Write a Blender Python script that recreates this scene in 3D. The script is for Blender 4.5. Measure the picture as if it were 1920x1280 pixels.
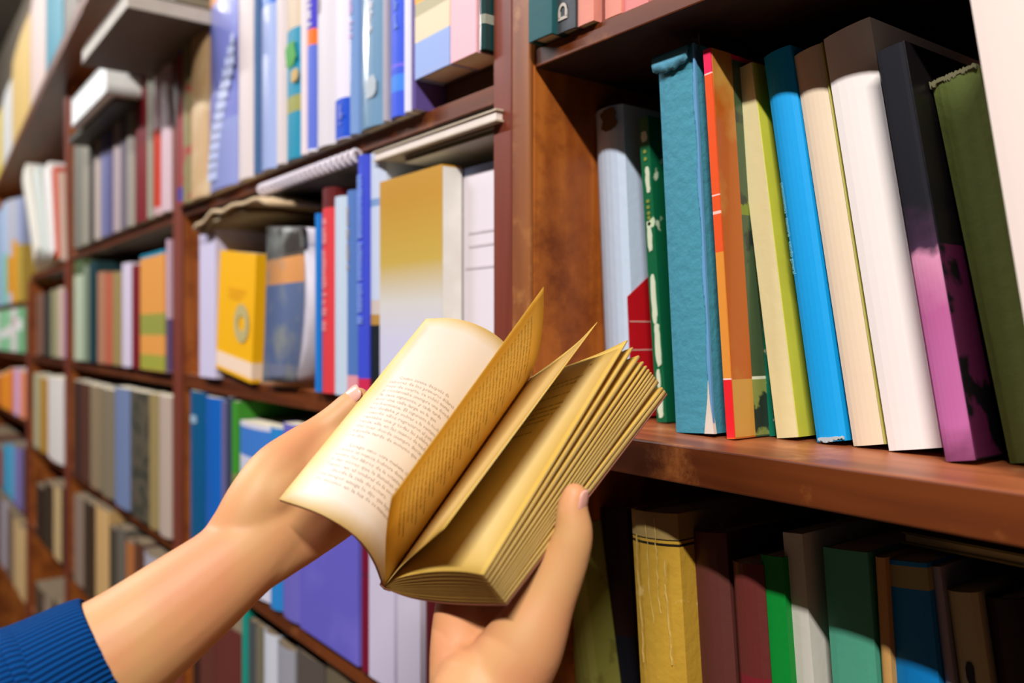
import bpy, bmesh, math, random
from mathutils import Vector, Matrix
random.seed(7)
for o in list(bpy.data.objects): bpy.data.objects.remove(o)
scene = bpy.context.scene
COL = scene.collection

# ------------------------------------------------------------------ camera
F = 1600.0                      # focal length in pixels of the 1920 px frame
D = 0.43                        # camera distance to the front plane (y = 0) of the bookcases
ZC = 1.45                       # camera height
VPX, HY = -245.0, 623.0         # vanishing point of the shelf fronts, horizon
TH = math.atan((960 - VPX) / F)
CO, SI = math.cos(TH), math.sin(TH)
FWD = Vector((-CO, SI, 0)); RGT = Vector((SI, CO, 0)); UP = Vector((0, 0, 1))
CAM = Vector((0, -D, ZC))
cam = bpy.data.cameras.new('camera'); camo = bpy.data.objects.new('camera', cam); COL.objects.link(camo)
cam.sensor_width = 36; cam.lens = F / 1920 * 36
cam.shift_y = -(640 - HY) / 1920
cam.clip_start = 0.01
camo.matrix_world = Matrix.Translation(CAM) @ Matrix((RGT, UP, -FWD)).transposed().to_4x4()
cam.dof.use_dof = True; cam.dof.focus_distance = 0.54; cam.dof.aperture_fstop = 4.4
cam.dof.aperture_blades = 0
scene.camera = camo

# ------------------------------------------------------------------ world, lights, exposure
w = bpy.data.worlds.new('World'); scene.world = w; w.use_nodes = True
w.node_tree.nodes['Background'].inputs[0].default_value = (0.8, 0.85, 1, 1)
w.node_tree.nodes['Background'].inputs[1].default_value = 0.03
scene.view_settings.view_transform = 'Standard'; scene.view_settings.look = 'None'
scene.view_settings.gamma = 1; scene.view_settings.use_curve_mapping = False
scene.view_settings.exposure = -0.22

def area(name, loc, sx, sy, power, col, target):
    l = bpy.data.lights.new(name, 'AREA'); l.shape = 'RECTANGLE'; l.size = sx; l.size_y = sy
    l.energy = power; l.color = col
    o = bpy.data.objects.new(name, l); COL.objects.link(o); o.location = loc
    o.rotation_euler = (Vector(target) - Vector(loc)).to_track_quat('-Z', 'Y').to_euler()
    return o
TUBES = [(1.1, 158, (1, .95, .89)), (-1.9, 60, (.93, .93, 1)), (-3.6, 46, (.97, .97, 1)), (-5.3, 42, (1, .97, .93))]
for x, p, c in TUBES:
    area('ceiling_tube_lamp', (x, -1.60, 3.30), 1.2, 0.07, p, c, (x, 0.0, 1.42))

# ------------------------------------------------------------------ helpers
def s2l(c):
    c = c / 255.0
    return c / 12.92 if c <= 0.04045 else ((c + 0.055) / 1.055) ** 2.4
def rgb(r, g, b): return (s2l(r), s2l(g), s2l(b), 1)
def P(px, py, t):
    return CAM + t * (FWD + (px - 960) / F * RGT - (py - HY) / F * UP)
def tpl(px, y): return (D + y) / (SI + CO * (px - 960) / F)
def on(px, py, y): return P(px, py, tpl(px, y))           # point on the plane at depth y
def lev(L): return ZC - L * D / CO                       # height of a level line

_m = {}
def mat(name, col, rough=.6, spec=.3, bump=0, bscale=300, sss=0, coat=0, trans=0):
    key = (name, col, rough, bump, coat)
    if key in _m: return _m[key]
    m = bpy.data.materials.new(name); m.use_nodes = True; nt = m.node_tree
    b = nt.nodes['Principled BSDF']
    b.inputs['Base Color'].default_value = col; b.inputs['Roughness'].default_value = rough
    b.inputs['Specular IOR Level'].default_value = spec
    b.inputs['Coat Weight'].default_value = coat; b.inputs['Coat Roughness'].default_value = .15
    # faint grime so that no surface is one flat colour
    tc = nt.nodes.new('ShaderNodeTexCoord'); n = nt.nodes.new('ShaderNodeTexNoise'); n.inputs['Scale'].default_value = 40
    n.inputs['Detail'].default_value = 5
    nt.links.new(tc.outputs['Object'], n.inputs['Vector'])
    mx = nt.nodes.new('ShaderNodeMix'); mx.data_type = 'RGBA'; mx.blend_type = 'MULTIPLY'; mx.inputs[0].default_value = .35
    r = nt.nodes.new('ShaderNodeValToRGB'); r.color_ramp.elements[0].position = .3; r.color_ramp.elements[1].position = .65
    r.color_ramp.elements[0].color = (.72, .68, .62, 1)
    nt.links.new(n.outputs['Fac'], r.inputs['Fac']); mx.inputs[6].default_value = col
    nt.links.new(r.outputs['Color'], mx.inputs[7]); nt.links.new(mx.outputs[2], b.inputs['Base Color'])
    if bump:
        bn = nt.nodes.new('ShaderNodeTexNoise'); bn.inputs['Scale'].default_value = bscale; bn.inputs['Detail'].default_value = 4
        bp = nt.nodes.new('ShaderNodeBump'); bp.inputs['Strength'].default_value = bump; bp.inputs['Distance'].default_value = .002
        nt.links.new(tc.outputs['Object'], bn.inputs['Vector']); nt.links.new(bn.outputs['Fac'], bp.inputs['Height'])
        nt.links.new(bp.outputs['Normal'], b.inputs['Normal'])
    _m[key] = m
    return m

def bands(name, base, bl, axis=2, rough=.5, noise=None, coat=0, bump=.1):
    """bl: [(z0, z1, colour)] in 0..1 of the cover height; noise: (colour, scale, threshold) flaked wear"""
    m = bpy.data.materials.new(name); m.use_nodes = True; nt = m.node_tree; N = nt.nodes; Lk = nt.links
    b = N['Principled BSDF']; b.inputs['Roughness'].default_value = rough; b.inputs['Specular IOR Level'].default_value = .3
    b.inputs['Coat Weight'].default_value = coat; b.inputs['Coat Roughness'].default_value = .12
    tc = N.new('ShaderNodeTexCoord'); sp = N.new('ShaderNodeSeparateXYZ'); Lk.new(tc.outputs['Generated'], sp.inputs[0])
    r = N.new('ShaderNodeValToRGB'); r.color_ramp.interpolation = 'CONSTANT'
    el = r.color_ramp.elements; stops = [(0.0, base)]
    for z0, z1, c in sorted(bl): stops += [(max(z0, 0.0001), c), (z1, base)]
    out = []
    for p, c in stops:
        if out and abs(out[-1][0] - p) < 1e-4: out[-1] = (p, c)
        else: out.append((p, c))
    el[0].position, el[0].color = out[0]
    el[1].position = 1.0; el[1].color = out[-1][1]
    for p, c in out[1:]:
        if p < .999: e = el.new(p); e.color = c
    Lk.new(sp.outputs[axis], r.inputs['Fac'])
    last = r.outputs['Color']
    if noise:
        nc, ns, th = noise
        n = N.new('ShaderNodeTexNoise'); n.inputs['Scale'].default_value = ns; n.inputs['Detail'].default_value = 8
        Lk.new(tc.outputs['Object'], n.inputs['Vector'])
        rr = N.new('ShaderNodeValToRGB'); rr.color_ramp.elements[0].position = th; rr.color_ramp.elements[1].position = th + (.04 if ns >= 24 else .2)
        Lk.new(n.outputs['Fac'], rr.inputs['Fac'])
        mx = N.new('ShaderNodeMix'); mx.data_type = 'RGBA'; Lk.new(rr.outputs['Color'], mx.inputs[0])
        Lk.new(last, mx.inputs[6]); mx.inputs[7].default_value = nc; last = mx.outputs[2]
    Lk.new(last, b.inputs['Base Color'])
    bn = N.new('ShaderNodeTexNoise'); bn.inputs['Scale'].default_value = 120; bn.inputs['Detail'].default_value = 6
    bp = N.new('ShaderNodeBump'); bp.inputs['Strength'].default_value = bump; bp.inputs['Distance'].default_value = .003
    Lk.new(tc.outputs['Object'], bn.inputs['Vector']); Lk.new(bn.outputs['Fac'], bp.inputs['Height']); Lk.new(bp.outputs['Normal'], b.inputs['Normal'])
    return m

def wood(name, c1, c2, axis, c3=None, rough=.42, scale=1.0, t3=.6):
    m = bpy.data.materials.new(name); m.use_nodes = True; nt = m.node_tree; N = nt.nodes; Lk = nt.links
    b = N['Principled BSDF']; b.inputs['Roughness'].default_value = rough; b.inputs['Specular IOR Level'].default_value = .35
    tc = N.new('ShaderNodeTexCoord'); mp = N.new('ShaderNodeMapping')
    sc = [38, 38, 38]; sc[axis] = 3.0
    mp.inputs['Scale'].default_value = [v * scale for v in sc]
    n = N.new('ShaderNodeTexNoise'); n.inputs['Scale'].default_value = 1; n.inputs['Detail'].default_value = 8; n.inputs['Distortion'].default_value = .6
    Lk.new(tc.outputs['Object'], mp.inputs['Vector']); Lk.new(mp.outputs['Vector'], n.inputs['Vector'])
    r = N.new('ShaderNodeValToRGB'); r.color_ramp.elements[0].position = .32; r.color_ramp.elements[1].position = .68
    r.color_ramp.elements[0].color = c1; r.color_ramp.elements[1].color = c2
    Lk.new(n.outputs['Fac'], r.inputs['Fac']); last = r.outputs['Color']
    if c3:
        n2 = N.new('ShaderNodeTexNoise'); n2.inputs['Scale'].default_value = 16; n2.inputs['Detail'].default_value = 10; n2.inputs['Roughness'].default_value = .7
        Lk.new(tc.outputs['Object'], n2.inputs['Vector'])
        r2 = N.new('ShaderNodeValToRGB'); r2.color_ramp.elements[0].position = t3 - .1; r2.color_ramp.elements[1].position = t3 + .1
        Lk.new(n2.outputs['Fac'], r2.inputs['Fac'])
        mx = N.new('ShaderNodeMix'); mx.data_type = 'RGBA'; Lk.new(r2.outputs['Color'], mx.inputs[0]); Lk.new(last, mx.inputs[6]); mx.inputs[7].default_value = c3
        last = mx.outputs[2]
    Lk.new(last, b.inputs['Base Color'])
    bp = N.new('ShaderNodeBump'); bp.inputs['Strength'].default_value = .25; bp.inputs['Distance'].default_value = .001
    Lk.new(n.outputs['Fac'], bp.inputs['Height']); Lk.new(bp.outputs['Normal'], b.inputs['Normal'])
    return m

def link(name, me, m=None, parent=None):
    o = bpy.data.objects.new(name, me); COL.objects.link(o)
    if m is not None:
        for mm in (m if isinstance(m, (list, tuple)) else [m]): me.materials.append(mm)
    if parent is not None: o.parent = parent
    return o
def bm_obj(name, bm, m, parent=None, smooth=False):
    me = bpy.data.meshes.new(name); bm.normal_update(); bm.to_mesh(me); bm.free()
    if smooth:
        for p in me.polygons: p.use_smooth = True
    return link(name, me, m, parent)
def thing(name, label, cat, loc=(0, 0, 0), rot=(0, 0, 0), group=None):
    o = bpy.data.objects.new(name, None); COL.objects.link(o); o.location = loc; o.rotation_euler = rot
    o.empty_display_size = .02
    o['label'] = label; o['category'] = cat
    if group: o['group'] = group
    return o
def box(bm, x0, x1, y0, y1, z0, z1, bev=0):
    vs = [bm.verts.new(v) for v in ((x0, y0, z0), (x1, y0, z0), (x1, y1, z0), (x0, y1, z0), (x0, y0, z1), (x1, y0, z1), (x1, y1, z1), (x0, y1, z1))]
    fs = [bm.faces.new([vs[i] for i in f]) for f in ((0, 3, 2, 1), (4, 5, 6, 7), (0, 1, 5, 4), (1, 2, 6, 5), (2, 3, 7, 6), (3, 0, 4, 7))]
    if bev:
        es = list({e for f in fs for e in f.edges})
        bmesh.ops.bevel(bm, geom=es, offset=bev, segments=2, affect='EDGES', profile=.5)
def boxo(name, x0, x1, y0, y1, z0, z1, m, parent=None, bev=0):
    bm = bmesh.new(); box(bm, x0, x1, y0, y1, z0, z1, bev); return bm_obj(name, bm, m, parent)

def cr(pts, n):
    """Catmull-Rom through a list of Vectors/tuples, n samples"""
    pts = [Vector(p) for p in pts]; k = len(pts) - 1; out = []
    for i in range(n):
        s = i / (n - 1) * k; j = min(int(s), k - 1); f = s - j
        p1, p2 = pts[j], pts[j + 1]
        p0 = pts[j - 1] if j > 0 else p1 * 2 - p2
        p3 = pts[j + 2] if j + 2 <= k else p2 * 2 - p1
        out.append(.5 * ((2 * p1) + (p2 - p0) * f + (2 * p0 - 5 * p1 + 4 * p2 - p3) * f * f + (3 * p1 - p0 - 3 * p2 + p3) * f ** 3))
    return out

# ------------------------------------------------------------------ wood
W_SHELF = wood('shelf_wood', rgb(118, 62, 34), rgb(168, 96, 56), 0, rgb(196, 132, 84), t3=.66)
W_EDGE = wood('shelf_edge_wood', rgb(78, 34, 10), rgb(112, 54, 18), 0, rgb(154, 92, 44), t3=.68)
W_PANEL = wood('panel_wood', rgb(140, 70, 24), rgb(182, 104, 40), 2, rgb(112, 52, 18), t3=.56)
W_POST = wood('post_wood', rgb(108, 48, 34), rgb(130, 62, 44), 2, None)
W_POSTW = wood('worn_post_wood', rgb(122, 66, 36), rgb(160, 100, 52), 2, rgb(190, 132, 70), t3=.62)
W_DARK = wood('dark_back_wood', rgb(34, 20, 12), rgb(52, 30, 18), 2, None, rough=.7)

# ------------------------------------------------------------------ setting
def struct(o): o['kind'] = 'structure'; return o
struct(boxo('floor', -9, 3, -4.2, .30, -.05, 0, wood('floor_boards', rgb(90, 66, 48), rgb(120, 92, 66), 0)))
struct(boxo('wall_back', -9, 3,   .30, .36, 0, 3.4, mat('wall_plaster', rgb(150, 140, 125), .9)))
struct(boxo('ceiling', -9, 3, -4.2, .36, 3.4, 3.46, mat('ceiling_plaster', rgb(120, 118, 112), .9)))
DEP = .23
XA = on(932, 600, 0).x; XB = on(966.5, 600, 0).x; XC = on(1000, 600, 0).x      # divider pair between bay 0 and bay 1
XD = on(345, 600, 0).x; XE = XD - .0265; XF = XE - .027                        # pair between bay 1 and bay 2
XG = on(131, 600, 0).x; XH = XG - .025; XI = XH - .027                         # pair between bay 2 and bay 3
XJ = on(57, 600, 0).x; XK = XJ - .03; XL_ = XK - .03
XR = .62
ZT = 2.55
TH0 = .0
def bookcase(label, xl, xr, shelves, wl, wr, postm, panelm=W_PANEL, worn=None, ZT=ZT, hl=None, hr=None):
    t = thing('bookcase', label, 'bookcase', ((xl + xr) / 2, 0, 0))
    def part(name, x0, x1, y0, y1, z0, z1, m, bev=.0012):
        o = boxo(name, x0, x1, y0, y1, z0, z1, m, None, bev); o.parent = t; o.location = (-(xl + xr) / 2, 0, 0); return o
    e = .0006
    for (a, b, hz) in ((xl, xl + wl, hl or ZT), (xr - wr, xr, hr or ZT)):
        part('side_panel', a, b, e, DEP, 0, hz, panelm)
        part('front_strip', a, b, -.004, 0, 0, hz, worn or postm)
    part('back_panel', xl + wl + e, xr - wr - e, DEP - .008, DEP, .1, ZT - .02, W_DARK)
    for z1, th, yf in shelves:
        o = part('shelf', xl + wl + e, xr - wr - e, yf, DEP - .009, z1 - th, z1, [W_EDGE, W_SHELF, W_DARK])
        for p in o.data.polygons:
            if p.normal.z > .5: p.material_index = 1  # top lighter than the front edge: light from above painted into the wood
            elif p.normal.z < -.9: p.material_index = 2  # underside in darker wood: shade below the board painted in
    return t
Z1 = lev(-.397); Z2 = lev(.131); Z3 = lev(.676); Z4 = lev(1.178); ZU = 1.45 + .70
t1 = .0175; t2 = .025
zs0 = on(1200, 824, -.02).z
Z0T = lev(-.426)
low = [(.81 - .28, t2, .001), (.25, t2, .001)]
bookcase('near right-hand bookcase with worn orange-brown edges and a deep dark compartment', XB + .0004, XR, [(Z0T, lev(-.426) - lev(-.398), .001), (zs0, .0245, -.02), (lev(.70), .024, .001), (lev(1.2), .024, .001), (.25, .025, .001)], XC - XB - .0004, .025, W_POST, worn=W_POSTW)
bookcase('bookcase behind the open book, between the near post and the blurred dark post', XE, XB, [(Z1, .017, .001), (Z2, .0245, .001), (Z3, .024, .001), (Z4, .024, .001), (.53, .025, .001), (.25, .025, .001)], XD - XE, XB - XA, W_POST)
bookcase('blurred second bookcase left of the dark post', XH, XE - .001, [(Z1, .02, .001), (Z2, .0245, .001), (Z3, .024, .001), (Z4, .024, .001), (.53, .025, .001)], XG - XH, .025, W_POST, ZT=ZU - .031)
bookcase('narrow blurred third bookcase, farther left', XK, XH - .001, [(lev(-.36), .02, .001), (Z2, .0245, .001), (Z3, .024, .001), (Z4, .024, .001), (.53, .025, .001)], .03, .025, W_POST, ZT=ZU - .031, hl=lev(-.36) - .0205)
bookcase('farthest bookcase at the left edge of the view', XK - 1.6, XK - .001, [(lev(-.2), .02, .001), (Z2, .0245, .001), (lev(.55), .024, .001), (lev(1.15), .024, .001), (.53, .025, .001)], .03, .03, W_POST, ZT=ZU - .031, hr=lev(-.2) - .0205)

# long upper shelf board stepping forward over the far bays
pA = P(150, 0, ZU and .70 * F / 623); pB = P(28, 265, .70 * F / (HY - 265)); pC = P(-120, 560, .70 * F / (HY - 560) * .0 + 6.0)
dirv = (pB - pA).normalized(); pS = pA - dirv * .45; pE = pA + dirv * 3.0
def slab_quad(name, p0, p1, back, th, m):
    bm = bmesh.new()
    a, b = Vector((p0.x, p0.y)), Vector((p1.x, p1.y))
    pts = [(a.x, a.y), (b.x, b.y), (b.x, back), (a.x, back)]
    z = p0.z
    v = [bm.verts.new((x, y, z - th)) for x, y in pts] + [bm.verts.new((x, y, z)) for x, y in pts]
    for f in ((0, 1, 2, 3), (7, 6, 5, 4), (0, 4, 5, 1), (1, 5, 6, 2), (2, 6, 7, 3), (3, 7, 4, 0)): bm.faces.new([v[i] for i in f])
    bmesh.ops.recalc_face_normals(bm, faces=bm.faces)
    return bm_obj(name, bm, m)
ov = slab_quad('top_shelf_board', pS, pE, DEP - .012, .03, W_EDGE)
ov['label'] = 'long dark top shelf board crossing the upper left corner'; ov['category'] = 'shelf'

# ------------------------------------------------------------------ books
PAPER = mat('page_paper', rgb(226, 214, 186), .85)
PAPER_Y = mat('aged_page_paper', rgb(206, 184, 128), .85)
PAPER_L = mat('white_page_paper', rgb(222, 218, 226), .85)

def make_book(label, loc, w_, d_, h_, cover, pages=PAPER, lean=0, group=None, hard=True, name='book', roll=0, spine_round=.22, pages_front=False, cov2=None):
    """origin at the bottom front left corner; spine towards -y. Cover = spine + boards, pages inside"""
    t = thing(name, label, 'book', loc, (roll, -lean, 0), group)
    c = min(.0022 if hard else .0008, w_ * .2); ov_ = .003 if hard else .0006
    bm = bmesh.new()
    # outer profile of the cover in xy, U shape
    n = 6; pts = []
    bul = min(w_ * spine_round, .006)
    if pages_front:
        outer = [(0, 0), (0, d_), (w_, d_), (w_, 0)]
        inner = [(w_ - c, 0), (w_ - c, d_ - c), (c, d_ - c), (c, 0)]
    else:
        arc = []
        for i in range(n + 1):
            a = i / n
            arc.append((w_ * a, bul - bul * (1 - (2 * a - 1) ** 2) ** .8 if w_ else 0))
        outer = [(0, d_)] + [(x, y) for x, y in arc] + [(w_, d_)]
        ia = [(c + (w_ - 2 * c) * i / n, arc[i][1] + c) for i in range(n + 1)]
        inner = [(w_ - c, d_)] + ia[::-1] + [(c, d_)]
    prof = outer + inner
    lo = [bm.verts.new((x, y, 0)) for x, y in prof]; hi = [bm.verts.new((x, y, h_)) for x, y in prof]
    k = len(prof)
    for i in range(k): bm.faces.new((lo[i], lo[(i + 1) % k], hi[(i + 1) % k], hi[i]))
    m2 = len(outer)
    for ring, flip in ((lo, True), (hi, False)):
        for i in range(m2 - 1):
            q = (ring[i], ring[i + 1], ring[k - 2 - i], ring[k - 1 - i])
            bm.faces.new(q if flip else q[::-1])
    bmesh.ops.recalc_face_normals(bm, faces=bm.faces)
    co = bm_obj('cover', bm, cover, t)
    bm = bmesh.new()
    y0 = .0012 if pages_front else bul + c * 1.02
    y1 = d_ - c * 1.1 if pages_front else d_ - ov_
    box(bm, c * 1.02, w_ - c * 1.02, y0, y1, ov_ * .8, h_ - ov_)
    bm_obj('page_block', bm, pages, t)
    return t

def patch(parent, name, x0, x1, z0, z1, m, y=-.0004, th=.0006, label=None):
    o = boxo(name, x0, x1, y - th, y + th, z0, z1, m, parent)
    if label: o['label'] = label
    return o

_fc = {}
def text_bm(s, size, res=2):
    cu = bpy.data.curves.new('lettering', 'FONT'); cu.body = s; cu.size = size; cu.resolution_u = res
    cu.align_x = 'LEFT'
    o = bpy.data.objects.new('lettering', cu); COL.objects.link(o)
    dg = bpy.context.evaluated_depsgraph_get(); me = bpy.data.meshes.new_from_object(o.evaluated_get(dg))
    bpy.data.objects.remove(o); bpy.data.curves.remove(cu)
    return me
def spine_text(parent, s, size, x, z, m, y=-.0006, up=False):
    """lettering running down (or up) a spine, standing 0.6 mm proud"""
    me = text_bm(s, size)
    for v in me.vertices:
        a, b = v.co.x, v.co.y
        v.co = (x + b, y, z - a) if not up else (x - b, y, z + a)
    return link('lettering', me, m, parent)
def flat_text(parent, s, size, x, z, m, y=-.0006):
    me = text_bm(s, size)
    for v in me.vertices: v.co = (x + v.co.x, y, z + v.co.y)
    return link('lettering', me, m, parent)

ZTOP = {}
def rowbook(label, L, R, topy, zs, r, cover, depth=.16, topL=None, group=None, xlo=None, xhi=None, ztop=None, **kw):
    """L, R: where the spine's edges meet the shelf; topy: height of its top"""
    a = on(L, 600, r); b = on(R, 600, r)
    if topL is None: tl = on(L, topy, r)
    else: tl = on(topL, topy, r)
    lean = math.atan2(a.x - tl.x, tl.z - zs)
    h = math.hypot(a.x - tl.x, tl.z - zs)
    if ztop is not None: h = min(h, (ztop - zs - .001) / math.cos(lean) - (abs(b.x - a.x) * abs(math.sin(lean))))
    if xlo is not None and a.x < xlo: a.x = xlo
    if xhi is not None and b.x > xhi: b.x = xhi
    if b.x - a.x < .003: b.x = a.x + .003
    w_ = (b.x - a.x) * math.cos(lean) - .0003
    zz = zs + .0003
    if lean < 0:      # leans to the right: rests on its right corner
        a = a + Vector((0, 0, 0)); zz = zs + w_ * math.sin(-lean) + .0003
    depth = min(depth, DEP - .012 - r)
    b = make_book(label, (a.x, r, zz), w_, depth, h, cover, lean=lean, group=group, **kw)
    WHS[b.name] = (w_, h); XEND[0] = b.location.x + w_ / max(.5, math.cos(lean)) + .0004
    return b
WHS = {}; XEND = [0]
def WH(b): return WHS[b.name]

# ---------------- bay 0, upper row (in front of the lens, right)
G0 = 'books on the near right-hand shelf'
def R(x): return x * D
zs = zs0 + .0002
c_ = bands('pale_blue_cover', rgb(188, 204, 226), [], noise=(rgb(150, 170, 195), 30, .68), bump=.12)
b = rowbook('pale blue book with a brown-stained top, first after the wooden side panel', 1130, 1184, 213, zs, R(.145), c_, .15, topL=1107, hard=False, group=G0)
w_, h = WH(b)
bm = bmesh.new()
pts = [(0, .0), (0, h * .38), (.03, h * .46), (.148, h * .46), (.148, 0)]
v = [bm.verts.new((w_ + .0003, .001 + y, z)) for y, z in pts] + [bm.verts.new((w_ + .0009, .001 + y, z)) for y, z in pts]
k = len(pts)
bm.faces.new(v[:k]); bm.faces.new(v[k:])
for i in range(k): bm.faces.new((v[i], v[(i + 1) % k], v[k + (i + 1) % k], v[k + i]))
bmesh.ops.recalc_face_normals(bm, faces=bm.faces)
o = bm_obj('red_panel', bm, mat('red_print', rgb(186, 20, 30), .4), b)
o['label'] = 'red slanted lower part of the cover side'
for zz in (.12, .21, .30):
    boxo('printed_stripe', w_ + .0008, w_ + .0012, .002, .06, h * zz, h * zz + .0007, mat('pale_print', rgb(235, 190, 180), .5), b)
STAIN = mat('stain_brown', rgb(98, 76, 34), .9)
STB, STW = b, (w_, h)
rowbook('dark red slim book squeezed between the pale blue and green books', 1212, 1226, 236, zs, R(.235), mat('dark_red_cover', rgb(122, 34, 22), .5), .12, topL=1191, hard=False, group=G0)
c_ = bands('flaked_green_cover', rgb(14, 96, 60), [], noise=(rgb(196, 214, 180), 55, .64), rough=.35)
b = rowbook('slim green book with flaked pale patches down its spine', 1232, 1251, 224, zs, R(.155), c_, .13, topL=1197, spine_round=0, group=G0)
w_, h = WH(b); pm = mat('flaked_paper', rgb(206, 216, 190), .8); gm = mat('gilt_marks', rgb(130, 140, 60), .6)
def ragged(parent, name, x0, x1, ztop, drop, m, seed=0, n=40, y=-.0006, th=.002, lip=.0006):
    rnd = random.Random(seed); bm = bmesh.new(); up = []; lo = []; d = drop
    for i in range(n + 1):
        x = x0 + (x1 - x0) * i / n; d = max(drop * .35, min(drop * 1.4, d + rnd.uniform(-drop, drop) * .35))
        up.append((x, ztop + rnd.uniform(0, lip))); lo.append((x, ztop - d))
    F_ = [[bm.verts.new((x, yy, z)) for x, z in q] for yy in (y, y + th) for q in (up, lo)]
    for i in range(n):
        for a_, c_2 in ((0, 1), (1, 3), (3, 2), (2, 0)): bm.faces.new((F_[a_][i], F_[a_][i + 1], F_[c_2][i + 1], F_[c_2][i]))
    for e_ in (0, n): bm.faces.new((F_[0][e_], F_[1][e_], F_[3][e_], F_[2][e_]))
    bmesh.ops.recalc_face_normals(bm, faces=bm.faces)
    return bm_obj(name, bm, m, parent)
def blob(parent, cx, cz, rx, rz, m, name='worn_patch', y=-.0003, seed=0, yy=None):
    rnd = random.Random(seed); bm = bmesh.new(); n = 22; ps = []
    for i in range(n):
        a = 2 * math.pi * i / n; q = 1 + rnd.uniform(-.22, .22)
        ca, sa = math.cos(a), math.sin(a)
        ca = math.copysign(abs(ca) ** .6, ca); sa = math.copysign(abs(sa) ** .6, sa)
        ps.append((cx + rx * ca * q, cz + rz * sa * (1 + rnd.uniform(-.06, .06))))
    f = [bm.verts.new((x, y - .0004, z)) for x, z in ps]; g = [bm.verts.new((x, y + .0004, z)) for x, z in ps]
    bm.faces.new(f); bm.faces.new(g[::-1])
    for i in range(n): bm.faces.new((f[i], f[(i + 1) % n], g[(i + 1) % n], g[i]))
    bmesh.ops.recalc_face_normals(bm, faces=bm.faces)
    return bm_obj(name, bm, m, parent)
blob(STB, STW[0] * .66, STW[1] - .011, STW[0] * .26, .0095, STAIN, 'water_stain', seed=21)
for i, (cz, rz, rx) in enumerate(((.935, .017, .28), (.79, .045, .2), (.605, .05, .22), (.40, .08, .24), (.25, .07, .26), (.05, .035, .25), (.14, .03, .16))):
    blob(b, w_ * (.52 + .1 * math.sin(i * 2)), h * cz, w_ * rx, h * rz, pm, seed=i)
for i, cz in enumerate((.885, .86, .72, .70, .68, .665, .645)):
    blob(b, w_ * .5, h * cz, w_ * .14, h * .006, gm, 'gilt_mark', seed=40 + i)
c_ = bands('marbled_cover', rgb(30, 14, 14), [], noise=(rgb(150, 60, 40), 160, .52), rough=.5)
b = rowbook('narrow book in speckled dark red and black marbled cover behind the green one', 1256, 1266, 285, zs, R(.20), c_, .11, topL=1229, hard=False, group=G0)
b = rowbook('tan slip of a book peeking out left of the big teal-blue one', 1264, 1277, 245, zs, R(.27), mat('tan_cover', rgb(190, 150, 92), .7), .1, topL=1226, hard=False, group=G0)
c_ = bands('teal_cloth_cover', rgb(60, 132, 152), [], noise=(rgb(96, 160, 178), 22, .66), rough=.7, bump=.45)
b = rowbook('tall teal-blue clothbound book with a torn folded spine cap', 1265, 1339, 112, zs, R(.062), c_, .15, topL=1231, spine_round=.05, group=G0, pages=PAPER)
w_, h = WH(b); BB = b
# folded torn cap at head of the spine
bm = bmesh.new()
rows_ = []
for i in range(13):
    a = i / 12; x = w_ * (-.03 + .92 * a)
    drop = .010 + .0035 * math.sin(a * 3.1) + .0008 * math.sin(a * 23)
    rows_.append([bm.verts.new((x, y, z)) for y, z in ((.004, h - .001), (-.001, h + .0022 - .002 * a), (-.0042, h - .001), (-.0046, h - drop * .6), (-.0035, h - drop), (-.0018, h - drop), (-.0024, h - .003))])
for i in range(12):
    for j in range(7): bm.faces.new((rows_[i][j], rows_[i + 1][j], rows_[i + 1][(j + 1) % 7], rows_[i][(j + 1) % 7]))
bm.faces.new(rows_[0]); bm.faces.new(rows_[-1][::-1]); bmesh.ops.recalc_face_normals(bm, faces=bm.faces)
o = bm_obj('torn_spine_cap', bm, bands('torn_cloth', rgb(84, 150, 176), [], rough=.8, bump=.4), b, True)
bm = bmesh.new()      # bare paper where the tail corner of the joint is split
v0 = [(w_ * .80, 0), (w_ * 1.04, 0), (w_ * .97, .022), (w_ * .95, .036), (w_ * .92, .024)]
f = [bm.verts.new((x, -.0012, z)) for x, z in v0]; g = [bm.verts.new((x, .0018, z)) for x, z in v0]
bm.faces.new(f); bm.faces.new(g[::-1])
for i in range(5): bm.faces.new((f[i], f[(i + 1) % 5], g[(i + 1) % 5], g[i]))
bmesh.ops.recalc_face_normals(bm, faces=bm.faces)
bm_obj('torn_corner', bm, mat('bare_board', rgb(206, 196, 184), .9), b)
bm = bmesh.new()      # frayed strip along the joint
for i in range(40):
    z = h * i / 40; x = w_ * (.955 + .02 * math.sin(i * .7)); box(bm, x, w_ + .0006, -.0007, .0012, z, z + h / 40)
bm_obj('frayed_joint', bm, mat('rubbed_cloth', rgb(92, 146, 190), .9), b)
bm = bmesh.new()      # loose headband threads
for i in range(9):
    x = w_ * (.62 + .05 * i); box(bm, x, x + .0007, .004, .0048, h - .004, h + .004 + .003 * math.sin(i * 2.2) ** 2)
bm_obj('loose_threads', bm, mat('thread_grey', rgb(86, 92, 76), .9), b)
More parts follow.
